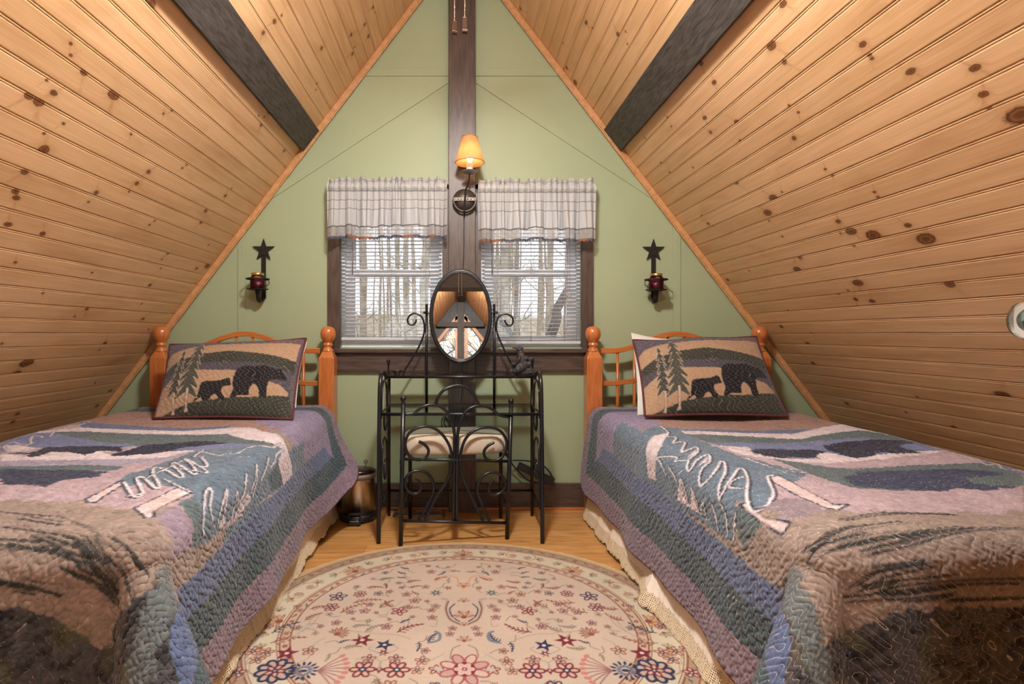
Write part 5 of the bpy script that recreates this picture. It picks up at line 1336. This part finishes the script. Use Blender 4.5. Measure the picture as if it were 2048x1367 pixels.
# wall lamp ------------------------------------------------------------------------------
wl = empty('wall_lamp', (.023, PY, 1.747), 'candle style wall lamp with orange shade on the dark post', 'wall lamp')
M_pewter = simple('pewter grey metal', (.10, .085, .075), .42, .8, var=.25, scale=60, bump=.3)
MB().lathe([(.066, 0), (.067, .004), (.060, .010), (.045, .022), (.025, .030), (.0001, .033)], (.0233, PY, 1.747), 36, 'y').build('backplate', M_pewter, wl)
r_ = MB(); r_.tube([(.0233+.062*math.cos(a), PY-.030+.0*a, 1.744+.062*math.sin(a)) for a in np.linspace(PI, 2*PI, 24)], .0065, 8)
r_.box((.0233-.062, PY-.036, 1.740), (.0233+.062, PY-.028, 1.758))
for i in range(7): r_.ball((.0233-.054+.018*i, PY-.037, 1.749), .003, 6)
r_.build('ring_band', M_pewter, wl)
LC = (.0500, 2.925)
arm = smooth([(.021, PY-.01, 1.665), (.021, PY-.045, 1.675), (.022, PY-.048, 1.72), (.026, PY-.052, 1.76), (.028, PY-.058, 1.79), (.044, PY-.085, 1.825), (LC[0], LC[1], 1.870)], 8)
am = MB().tube(arm, .0042, 8)
for k in range(6): am.ball(Vector(arm[14+k*3]), .0062, 6)
am.build('arm', M_iron, wl)
MB().lathe([(.0001, 0), (.012, 0), (.030, .004), (.044, .012), (.045, .014), (.030, .008), (.012, .006), (.0001, .006)], (LC[0], LC[1], 1.868), 28).build('drip_pan', simple('pale grey metal', (.30, .29, .28), .4, .6), wl)
MB().lathe([(.018, 0), (.018, .052), (.0001, .052)], (LC[0], LC[1], 1.874), 20).build('candle_sleeve', simple('ivory sleeve', (.75, .72, .66), .5), wl)
m, t, b, N, L = nt('lit bulb'); e_ = N.new('ShaderNodeEmission'); e_.inputs['Color'].default_value = (1, .78, .50, 1); e_.inputs['Strength'].default_value = 22; L.new(e_.outputs[0], N['Material Output'].inputs['Surface'])
MB().lathe([(.008, 0), (.010, .01), (.020, .03), (.022, .042), (.014, .062), (.004, .078), (.0001, .08)], (LC[0], LC[1], 1.927), 18).build('bulb', m, wl)
m, t, b, N, L = nt('orange parchment shade')
tc = N.new('ShaderNodeTexCoord'); no = N.new('ShaderNodeTexNoise'); no.inputs['Scale'].default_value = 60; L.new(tc.outputs['Object'], no.inputs['Vector'])
rr = ramp(N, [(.3, (.90, .56, .26)), (.7, (.95, .64, .32))]); L.new(no.outputs['Fac'], rr.inputs['Fac'])
df = N.new('ShaderNodeBsdfDiffuse'); ts = N.new('ShaderNodeBsdfTranslucent'); mx = N.new('ShaderNodeMixShader'); mx.inputs[0].default_value = .5
L.new(rr.outputs['Color'], df.inputs['Color']); L.new(rr.outputs['Color'], ts.inputs['Color']); L.new(df.outputs[0], mx.inputs[1]); L.new(ts.outputs[0], mx.inputs[2]); L.new(mx.outputs[0], N['Material Output'].inputs['Surface'])
sh = MB().lathe([(.079, 1.927), (.0415, 2.066), (.0405, 2.066), (.078, 1.927), (.079, 1.927)], (LC[0], LC[1], 0), 40, caps=False).build('lamp_shade', m, wl)
for r0, z0 in ((.0795, 1.928), (.0420, 2.065)): MB().tube([(LC[0]+r0*math.cos(a), LC[1]+r0*math.sin(a), z0) for a in np.linspace(0, 2*PI, 40, endpoint=False)], .0024, 6, closed=True).build('piping', simple('orange piping', (.55, .22, .05), .6), sh)
MB().tube(smooth([(.021, PY-.010, 1.67), (.019, PY-.004, 1.62), (.018, PY-.003, 1.45), (.012, PY-.003, 1.30), (.012, PY-.003, .80), (.0, PY-.003, .60), (-.03, PY-.004, .52), (-.035, PY-.004, .30)], 5), .0024, 6).build('lamp_cord', M_blackplastic, wl)

# star candle holders ------------------------------------------------------------------------
def star_holder(xs, zs, xj, zp, label, jl, mirror):
    e = empty('star_candle_holder', (xs, YW, zs), label, 'candle holder')
    R, r0 = .068, .0265
    pts = [((R if i % 2 == 0 else r0)*math.sin(PI*i/5)+xs, (R if i % 2 == 0 else r0)*math.cos(PI*i/5)+zs) for i in range(10)]
    MB().prism_xz(pts, YW-.012, YW-.008).build('star', M_iron, e, .0008)
    w = .0125; yb0 = YW-.006
    st = MB().box((xs-w, yb0-.003, zs-.27), (xs+w, yb0, zs-.03))
    st.add([(xs-w, yb0-.003, zs-.27), (xs+w, yb0-.003, zs-.27), (xs+w*.8, yb0-.045, zp-.060), (xs-w*.8, yb0-.045, zp-.060), (xs-w, yb0, zs-.273), (xs+w, yb0, zs-.273), (xs+w*.8, yb0-.046, zp-.064), (xs-w*.8, yb0-.046, zp-.064)],
           [(0,1,2,3),(7,6,5,4),(0,4,5,1),(1,5,6,2),(2,6,7,3),(3,7,4,0)])
    st.build('stem', M_iron, e)
    yj = YW-.082
    br = MB(); br.tube(smooth([(xj, yb0-.040, zp-.058), (xj, yb0-.062, zp-.050), (xj, yj, zp-.012), (xj, yj, zp-.003)], 5), .013, 10)
    br.build('bracket', M_iron, e)
    MB().lathe([(.0001, -.002), (.040, -.002), (.056, .001), (.060, .004), (.058, .0045), (.040, .001), (.0001, .001)], (xj, yj, zp), 32).build('plate', M_iron, e)
    rg = MB(); zr = zp+.060
    rg.tube([(xj+.058*math.cos(a)*1.05, yj+.058*math.sin(a), zr) for a in np.linspace(0, 2*PI, 40, endpoint=False)], .0038, 8, closed=True)
    rg.tube([(xj, yj+.057, zr), (xs, yb0, zr)], .0045, 6)
    rg.build('ring', M_iron, e)
    j = empty('jar_candle', (xj, yj, zp+.003), jl, 'candle')
    z0 = zp+.0015
    m, t, b, N, L = nt('jar glass'); tr = N.new('ShaderNodeBsdfTransparent'); tr.inputs[0].default_value = (.86, .70, .72, 1); gl = N.new('ShaderNodeBsdfGlossy'); gl.inputs['Roughness'].default_value = .03
    fr = N.new('ShaderNodeFresnel'); mx = N.new('ShaderNodeMixShader'); L.new(fr.outputs[0], mx.inputs[0]); L.new(tr.outputs[0], mx.inputs[1]); L.new(gl.outputs[0], mx.inputs[2]); L.new(mx.outputs[0], N['Material Output'].inputs['Surface'])
    MB().lathe([(.0001, 0), (.036, 0), (.040, .005), (.0405, .060), (.037, .070), (.031, .074), (.031, .084)], (xj, yj, z0), 32).build('jar', m, j)
    MB().lathe([(.0001, .003), (.0355, .003), (.0375, .008), (.038, .058), (.0001, .058)], (xj, yj, z0), 28).build('wax', simple('dark red wax', (.20, .012, .05), .35), j)
    MB().lathe([(.033, .076), (.0345, .078), (.0345, .090), (.032, .092), (.0001, .092)], (xj, yj, z0), 28).build('lid', simple('gold lid', (.75, .50, .20), .22, 1), j)
    h = MB().tube(smooth([(xj+mirror*.040, yj, z0+.055), (xj+mirror*.058, yj+.004, z0+.052), (xj+mirror*.060, yj+.006, z0+.030), (xj+mirror*.040, yj, z0+.016)], 5), .0035, 7)
    h.build('handle', m, j)
star_holder(-1.128, 1.482, -1.135, 1.249, 'black iron star candle holder on the green wall left of the windows', 'red jar candle with gold lid in the left star holder', 1)
star_holder(1.106, 1.480, 1.095, 1.245, 'black iron star candle holder on the green wall right of the windows', 'red jar candle with gold lid in the right star holder', -1)

# bin ------------------------------------------------------------------------------------------
bn = empty('pedal_bin', (-.555, 2.935, 0), 'small steel pedal bin beside the left bed', 'bin')
cx, cy = -.555, 2.935
MB().lathe([(.094, .004), (.100, .006), (.100, .036), (.094, .042)], (cx, cy, 0), 36).build('base', M_blackplastic, bn)
MB().lathe([(.092, .040), (.092, .225), (.094, .232)], (cx, cy, 0), 40).build('body', M_chrome, bn)
MB().lathe([(.096, .228), (.097, .250), (.088, .256)], (cx, cy, 0), 36).build('rim', simple('smoky liner rim', (.20, .16, .13), .4), bn)
MB().lathe([(.095, 0), (.096, .008), (.080, .018), (.050, .024), (.0001, .026)], (cx, cy, .254), 36, M=Matrix.Rotation(math.radians(-5), 3, 'X')).build('lid', simple('dark brown steel', (.07, .045, .035), .25, .9), bn)
lm = MB().lathe([(.001, 0), (.006, .004), (.004, .010), (.012, .022), (.010, .030), (.0001, .034)], (cx+.03, cy+.055, .272), 12)
lm.build('liner_knot', glass_mat('clear plastic', (.8, .8, .8), .15, .2), bn)
pd = MB().box((cx-.034, cy-.128, .006), (cx+.034, cy-.092, .016)).box((cx-.034, cy-.104, .006), (cx-.024, cy-.094, .060)).box((cx+.024, cy-.104, .006), (cx+.034, cy-.094, .060)).box((cx-.034, cy-.104, .050), (cx+.034, cy-.094, .062))
pd.build('pedal_frame', M_blackplastic, bn, .002)
MB().box((cx-.023, cy-.120, .018), (cx+.023, cy-.100, .026)).build('pedal', M_chrome, bn, .003)

# power strip and cords, floor vent ---------------------------------------------------------------
ps = empty('power_strip', (.43, 3.08, .16), 'black power strip with looped cord resting on the right baseboard', 'power strip')
a = Vector(P(1036, 930, 3.075)); b_ = Vector(P(1107, 960, 3.065)); b_.z = .165; d = (b_-a).normalized()
MB().obox((a+b_)/2, d, (0, 1, 0), d.cross(Vector((0, 1, 0))), (b_-a).length/2, .013, .021).build('housing', M_blackplastic, ps, .004)
MB().tube(smooth([P(1108, 962, 3.06), P(1100, 945, 3.055), P(1085, 930, 3.05), P(1060, 922, 3.05), P(1030, 920, 3.05), P(1022, 924, 3.05), P(1040, 945, 3.055), P(1058, 960, 3.055), P(1085, 965, 3.06), P(1104, 964, 3.06)], 7), .0045, 8).build('cord', M_blackplastic, ps)
wc = MB().tube(smooth([P(885, 862, 3.09), P(883, 845, 3.09), P(886, 834, 3.09), P(892, 833, 3.09), P(896, 842, 3.09), P(891, 834, 3.088), P(888, 845, 3.088), P(893, 858, 3.09), P(893, 880, 3.09)], 6), .0026, 6).build('looped_cable', M_blackplastic)
tag(wc, 'thin black looped cord on the wall left of the post behind the vanity', 'cord')
fv = empty('floor_vent', (-.23, 3.0, 0), 'flat metal floor vent with pierced scroll grille under the vanity', 'vent')
x0, x1, y0, y1 = -.372, -.085, 2.955, 3.055
f_ = MB().box((x0, y0, 0), (x1, y0+.016, .009)).box((x0, y1-.016, 0), (x1, y1, .009)).box((x0, y0, 0), (x0+.02, y1, .009)).box((x1-.02, y0, 0), (x1, y1, .009)); M_vent = simple('tarnished metal', (.30, .27, .24), .35, .8, var=.3)
f_.build('frame', M_vent, fv, .002)
gr_ = MB()
for i in range(6):
    xc = x0+.043+i*.040
    for sx in (-1, 1): gr_.tube([(xc+sx*.006+.012*math.cos(a_)*1.1, (y0+y1)/2+sx*.012+.014*math.sin(a_), .006) for a_ in np.linspace(0, 5, 14)], .003, 6)
    gr_.box((xc-.022, y0+.014, .003), (xc-.018, y1-.014, .007))
gr_.build('grille', M_vent, fv)

# ceiling fan: only its pull chains come into the picture ---------------------------------------------
fan = empty('ceiling_fan', (0, 1.36, 2.62), 'ceiling fan whose two beaded pull chains hang at the top of the view', 'ceiling fan')
M_bronze = simple('brown bronze', (.10, .065, .045), .35, .8, var=.2)
MB().lathe([(.02, .56), (.02, .06), (.09, .04), (.10, -.03), (.07, -.06), (.04, -.08)], (0, 1.36, 2.62), 28).build('motor', M_bronze, fan)
for k in range(4):
    a = PI/4+k*PI/2; c = Vector((0, 1.36, 2.625)); dr = Vector((math.cos(a), math.sin(a), 0)); pr = Vector((-math.sin(a), math.cos(a), .15))
    MB().obox(c+dr*.27, dr, pr, dr.cross(pr), .17, .052, .004).build('blade', simple('walnut blade', (.16, .08, .04), .5) if k == 0 else bpy.data.materials['walnut blade'], fan, .003)
chm = simple('chain brass', (.80, .74, .68), .25, .6)
for px, pyb, zt, kind in ((909, 68, 2.55, 0), (929.5, 66, 2.55, 1)):
    x = (px-VX)*1.36/F; zb = CZ-(pyb-VY)*1.36/F; L_ = .0385 if kind else .032
    c = MB(); z = zb+L_+.003
    while z < zt: c.ball((x, 1.36, z), .00165, 4); z += .0039
    co = c.build('pull_chain', chm, fan)
    top, bot = (.0050, .0026), (.0068, .0046)
    ang = .5 if kind == 0 else .15; R3 = Matrix.Rotation(ang, 3, 'Z')
    q = []
    for (hx, hy), z in ((bot, zb), (bot, zb+.004), ((.0055, .0036), zb+.008), (top, zb+L_)):
        for sx, sy in ((-1,-1),(1,-1),(1,1),(-1,1)):
            v = R3 @ Vector((sx*hx, sy*hy, 0)); q.append((x+v.x, 1.36+v.y, z))
    fs = [(0,3,2,1), (12,13,14,15)]+[(i*4+j, i*4+(j+1) % 4, (i+1)*4+(j+1) % 4, (i+1)*4+j) for i in range(3) for j in range(4)]
    MB().add(q, fs).build('chain_pull', M_bronze, co, .0005)

# open door at the right with a clear knob ---------------------------------------------------------------
dr_ = MB().box((.800, -.06, .01), (.835, .735, 1.95)).build('door_1', simple('white door paint', (.62, .60, .56), .5), None, .003)
struct(dr_, 'open door standing edge-on just outside the right edge of the view', 'door')
m, t, b, N, L = nt('clear knob'); setin(b, Base_Color=(.93, .98, .99), Roughness=.02); b.inputs['Transmission Weight'].default_value = 1; b.inputs['IOR'].default_value = 1.5
kx, ky, kz = .800, .685, 1.018
kb = MB().lathe([(.0001, -.092), (.014, -.091), (.024, -.084), (.0285, -.072), (.026, -.058), (.017, -.048), (.013, -.046), (.0001, -.046)], (kx, ky, kz), 32, 'x').build('door_knob', m, dr_)
kb['label'] = 'clear glass door knob at the right edge of the view'
MB().lathe([(.0001, -.0455), (.015, -.0455), (.012, -.040), (.011, -.010), (.024, -.006), (.026, .0), (.0001, .0)], (kx, ky, kz), 28, 'x').build('knob_shank', M_chrome, kb)
MB().lathe([(.0001, -.074), (.012, -.073), (.015, -.060), (.010, -.050), (.0001, -.049)], (kx, ky, kz), 20, 'x').build('silver_core', simple('silver core', (.55, .66, .70), .12, 1.0), kb)

# collar beam over the room
trim(MB().box((-half(2.54)+.02, -.62, 2.49), (half(2.54)-.02, -.47, 2.70)), M_beam, 'dark collar beam crossing the room behind the viewer', 'beam')

# ================================================================== OUTSIDE
gy = np.linspace(4, 60, 60); gx = np.linspace(-40, 40, 60); GX, GY = np.meshgrid(gx, gy, indexing='ij')
GZ = -2.9+.5*(vnoise(GX*.3, GY*.3, 3)-.5)+np.clip(GY-14, 0, 99)*.13
M_ground = simple('leaf litter', (.42, .34, .24), .95, var=.35, scale=1.5)
gr0 = grid_mesh('ground', np.stack([GX, GY, GZ], -1), M_ground); struct(gr0, 'leaf covered ground of the wood outside', 'ground')
M_bark = [simple('pale bark', (.46, .40, .31), .9, var=.35, scale=6, bump=.5, bscale=20), simple('grey brown bark', (.34, .29, .23), .9, var=.35, scale=6, bump=.5, bscale=20)]
def tree_mesh(seed, H, r0, mat, dense=False):
    r = random.Random(seed); mb = MB()
    p = [Vector((0, 0, 0))]
    for k in range(1, 9): p.append(Vector((p[-1].x+r.uniform(-.09, .09), p[-1].y+r.uniform(-.06, .06), H*k/8)))
    mb.tube(smooth(p, 3), [r0*(1-.75*i/24) for i in range(25)], 7)
    def branch(base, d, L, rr, lev):
        q = [base]; 
        for k in range(4):
            d = (d+Vector((r.uniform(-.3, .3), r.uniform(-.3, .3), r.uniform(-.05, .28)))).normalized(); q.append(q[-1]+d*L/4)
        mb.tube(q, [rr*(1-.2*i) for i in range(5)], 5)
        if lev:
            for k in range(4):
                branch(q[r.randint(1, 4)], (d+Vector((r.uniform(-1, 1), r.uniform(-1, 1), r.uniform(-.2, .7)))).normalized(), L*.55, rr*.45, lev-1)
    for k in range(26 if dense else 9):
        f = r.uniform(.2, .95); b_ = smooth(p, 3)[int(f*24)]; a = r.uniform(0, 6.28)
        branch(Vector(b_), Vector((math.cos(a), math.sin(a), r.uniform(.1, .8))).normalized(), H*(.24 if dense else .10)*r.uniform(.6, 1.1), r0*.22*(1-f*.5), 2 if dense else 1)
    return mb.build('bare_tree', mat)
LBL = 'slender bare tree trunk in the wood seen through the blinds'
protos = [tree_mesh(1, 11, .085, M_bark[0]), tree_mesh(2, 10, .065, M_bark[1]), tree_mesh(3, 12, .105, M_bark[0]), tree_mesh(4, 9, .045, M_bark[0])]
r = random.Random(12); used = set(); slots = []
for i in range(80):
    Y = 9+ (i/80)**1.1*22+r.uniform(-.6, .6); px = r.uniform(640, 1200); slots.append(((px-VX)*Y/F, Y))
for i, (x, y) in enumerate(slots):
    k = i % 4; o = protos[k] if i < 4 else protos[k].copy()
    if i >= 4: COL.objects.link(o)
    z = -2.95+max(0, y-14)*.13
    o.location = (x, y, z); o.rotation_euler.z = r.uniform(0, 6.28); s = r.uniform(.8, 1.25); o.scale = (s, s, 1)
    tag(o, LBL, 'tree', 'bare trees outside the windows')
ln = MB().tube(smooth([(.95, 9.2, -3.2), (1.15, 9.0, -.4), (1.22, 8.9, .2), (1.55, 8.8, 1.2), (1.62, 8.8, 1.5), (2.3, 8.8, 2.6), (3.2, 8.9, 4)], 6), [.13-.0025*i for i in range(37)], 8)
ln.tube(smooth([(1.2, 8.9, .1), (.9, 8.8, .9), (.3, 8.8, 1.6), (-.3, 8.9, 2.0)], 5), [.05-.002*i for i in range(16)], 6)
lo_ = ln.build('leaning_tree', simple('dark wet bark', (.14, .12, .11), .8, var=.3, scale=10)); tag(lo_, 'dark leaning tree trunk seen through the right window blind', 'tree')
# trees behind the house, seen in the mirror
gy = np.linspace(-40, -3.8, 30); GX, GY = np.meshgrid(gx, gy, indexing='ij')
struct(grid_mesh('ground', np.stack([GX, GY, -2.9+0*GX], -1), M_ground), 'leaf covered ground behind the house', 'ground')
M_bark2 = simple('mossy bark', (.12, .14, .09), .9, var=.4, scale=6)
for i in range(6):
    o = tree_mesh(20+i, 13, .13, M_bark2, True) if i < 2 else protos_b[i % 2].copy()
    if i < 2:
        protos_b = (globals().get('protos_b') or [])+[o]
    else: COL.objects.link(o)
    o.location = ((-2.2, 1.9, -.5, .9, -3.4, 3.2)[i], (-8, -8.5, -10, -11, -12, -12)[i], -2.95); o.rotation_euler.z = i*1.3
    o.scale = (1.2, 1.2, 1.1)
    tag(o, 'mossy bare tree behind the house reflected in the oval mirror', 'tree', 'bare trees behind the house')

# ================================================================== LIGHT
w = bpy.data.worlds.new('world'); S.world = w; w.use_nodes = True; WN = w.node_tree.nodes; WL = w.node_tree.links
bg = WN['Background']; sky = WN.new('ShaderNodeTexSky'); sky.sky_type = 'HOSEK_WILKIE'; sky.turbidity = 9; sky.ground_albedo = .5; sky.sun_direction = (.3, -.4, .85)
mixw = WN.new('ShaderNodeMix'); mixw.data_type = 'RGBA'; mixw.inputs['Factor'].default_value = .85; mixw.inputs['B'].default_value = (.90, .96, 1.04, 1)
WL.new(sky.outputs[0], mixw.inputs['A']); WL.new(mixw.outputs['Result'], bg.inputs['Color']); bg.inputs['Strength'].default_value = SKY
def light(name, kind, loc, rot, power, col, **k):
    d = bpy.data.lights.new(name, kind); d.energy = power; d.color = col
    for a, v in k.items(): setattr(d, a, v)
    o = bpy.data.objects.new(name, d); COL.objects.link(o); o.location = loc; o.rotation_euler = rot; return o
light('fan_light', 'AREA', (0, 1.36, 2.50), (0, 0, 0), FAN, (1.0, .95, .90), shape='DISK', size=.22)
for k in range(4):
    a = k*PI/2
    light('fan_bulb', 'POINT', (.14*math.cos(a), 1.36+.14*math.sin(a), 2.47), (0, 0, 0), BULB, (1.0, .95, .90), shadow_soft_size=.045)
light('rear_fill', 'POINT', (0, -1.2, 3.02), (0, 0, 0), REAR, (1.0, .95, .90), shadow_soft_size=.12)  # added fill light without a fixture, brightens the rear pine slopes
pl = light('window_portal', 'AREA', (0, YR-.12, 1.55), (PI/2, 0, 0), 1, (1, 1, 1), shape='RECTANGLE', size=4.0, size_y=2.8); pl.data.cycles.is_portal = True
for (a, b_) in WX:
    pl = light('window_portal', 'AREA', ((a+b_)/2, YW+.14, 1.38), (-PI/2, 0, 0), 1, (1, 1, 1), shape='RECTANGLE', size=.6, size_y=.95); pl.data.cycles.is_portal = True

S.view_settings.view_transform = 'Standard'; S.view_settings.look = 'None'; S.view_settings.gamma = 1; S.view_settings.exposure = EXPO
S.view_settings.use_curve_mapping = False
S.cycles.use_denoising = True
S.cycles.max_bounces = 8; S.cycles.diffuse_bounces = 4; S.cycles.transparent_max_bounces = 24; S.cycles.sample_clamp_indirect = 6; S.cycles.caustics_reflective = False; S.cycles.caustics_refractive = False
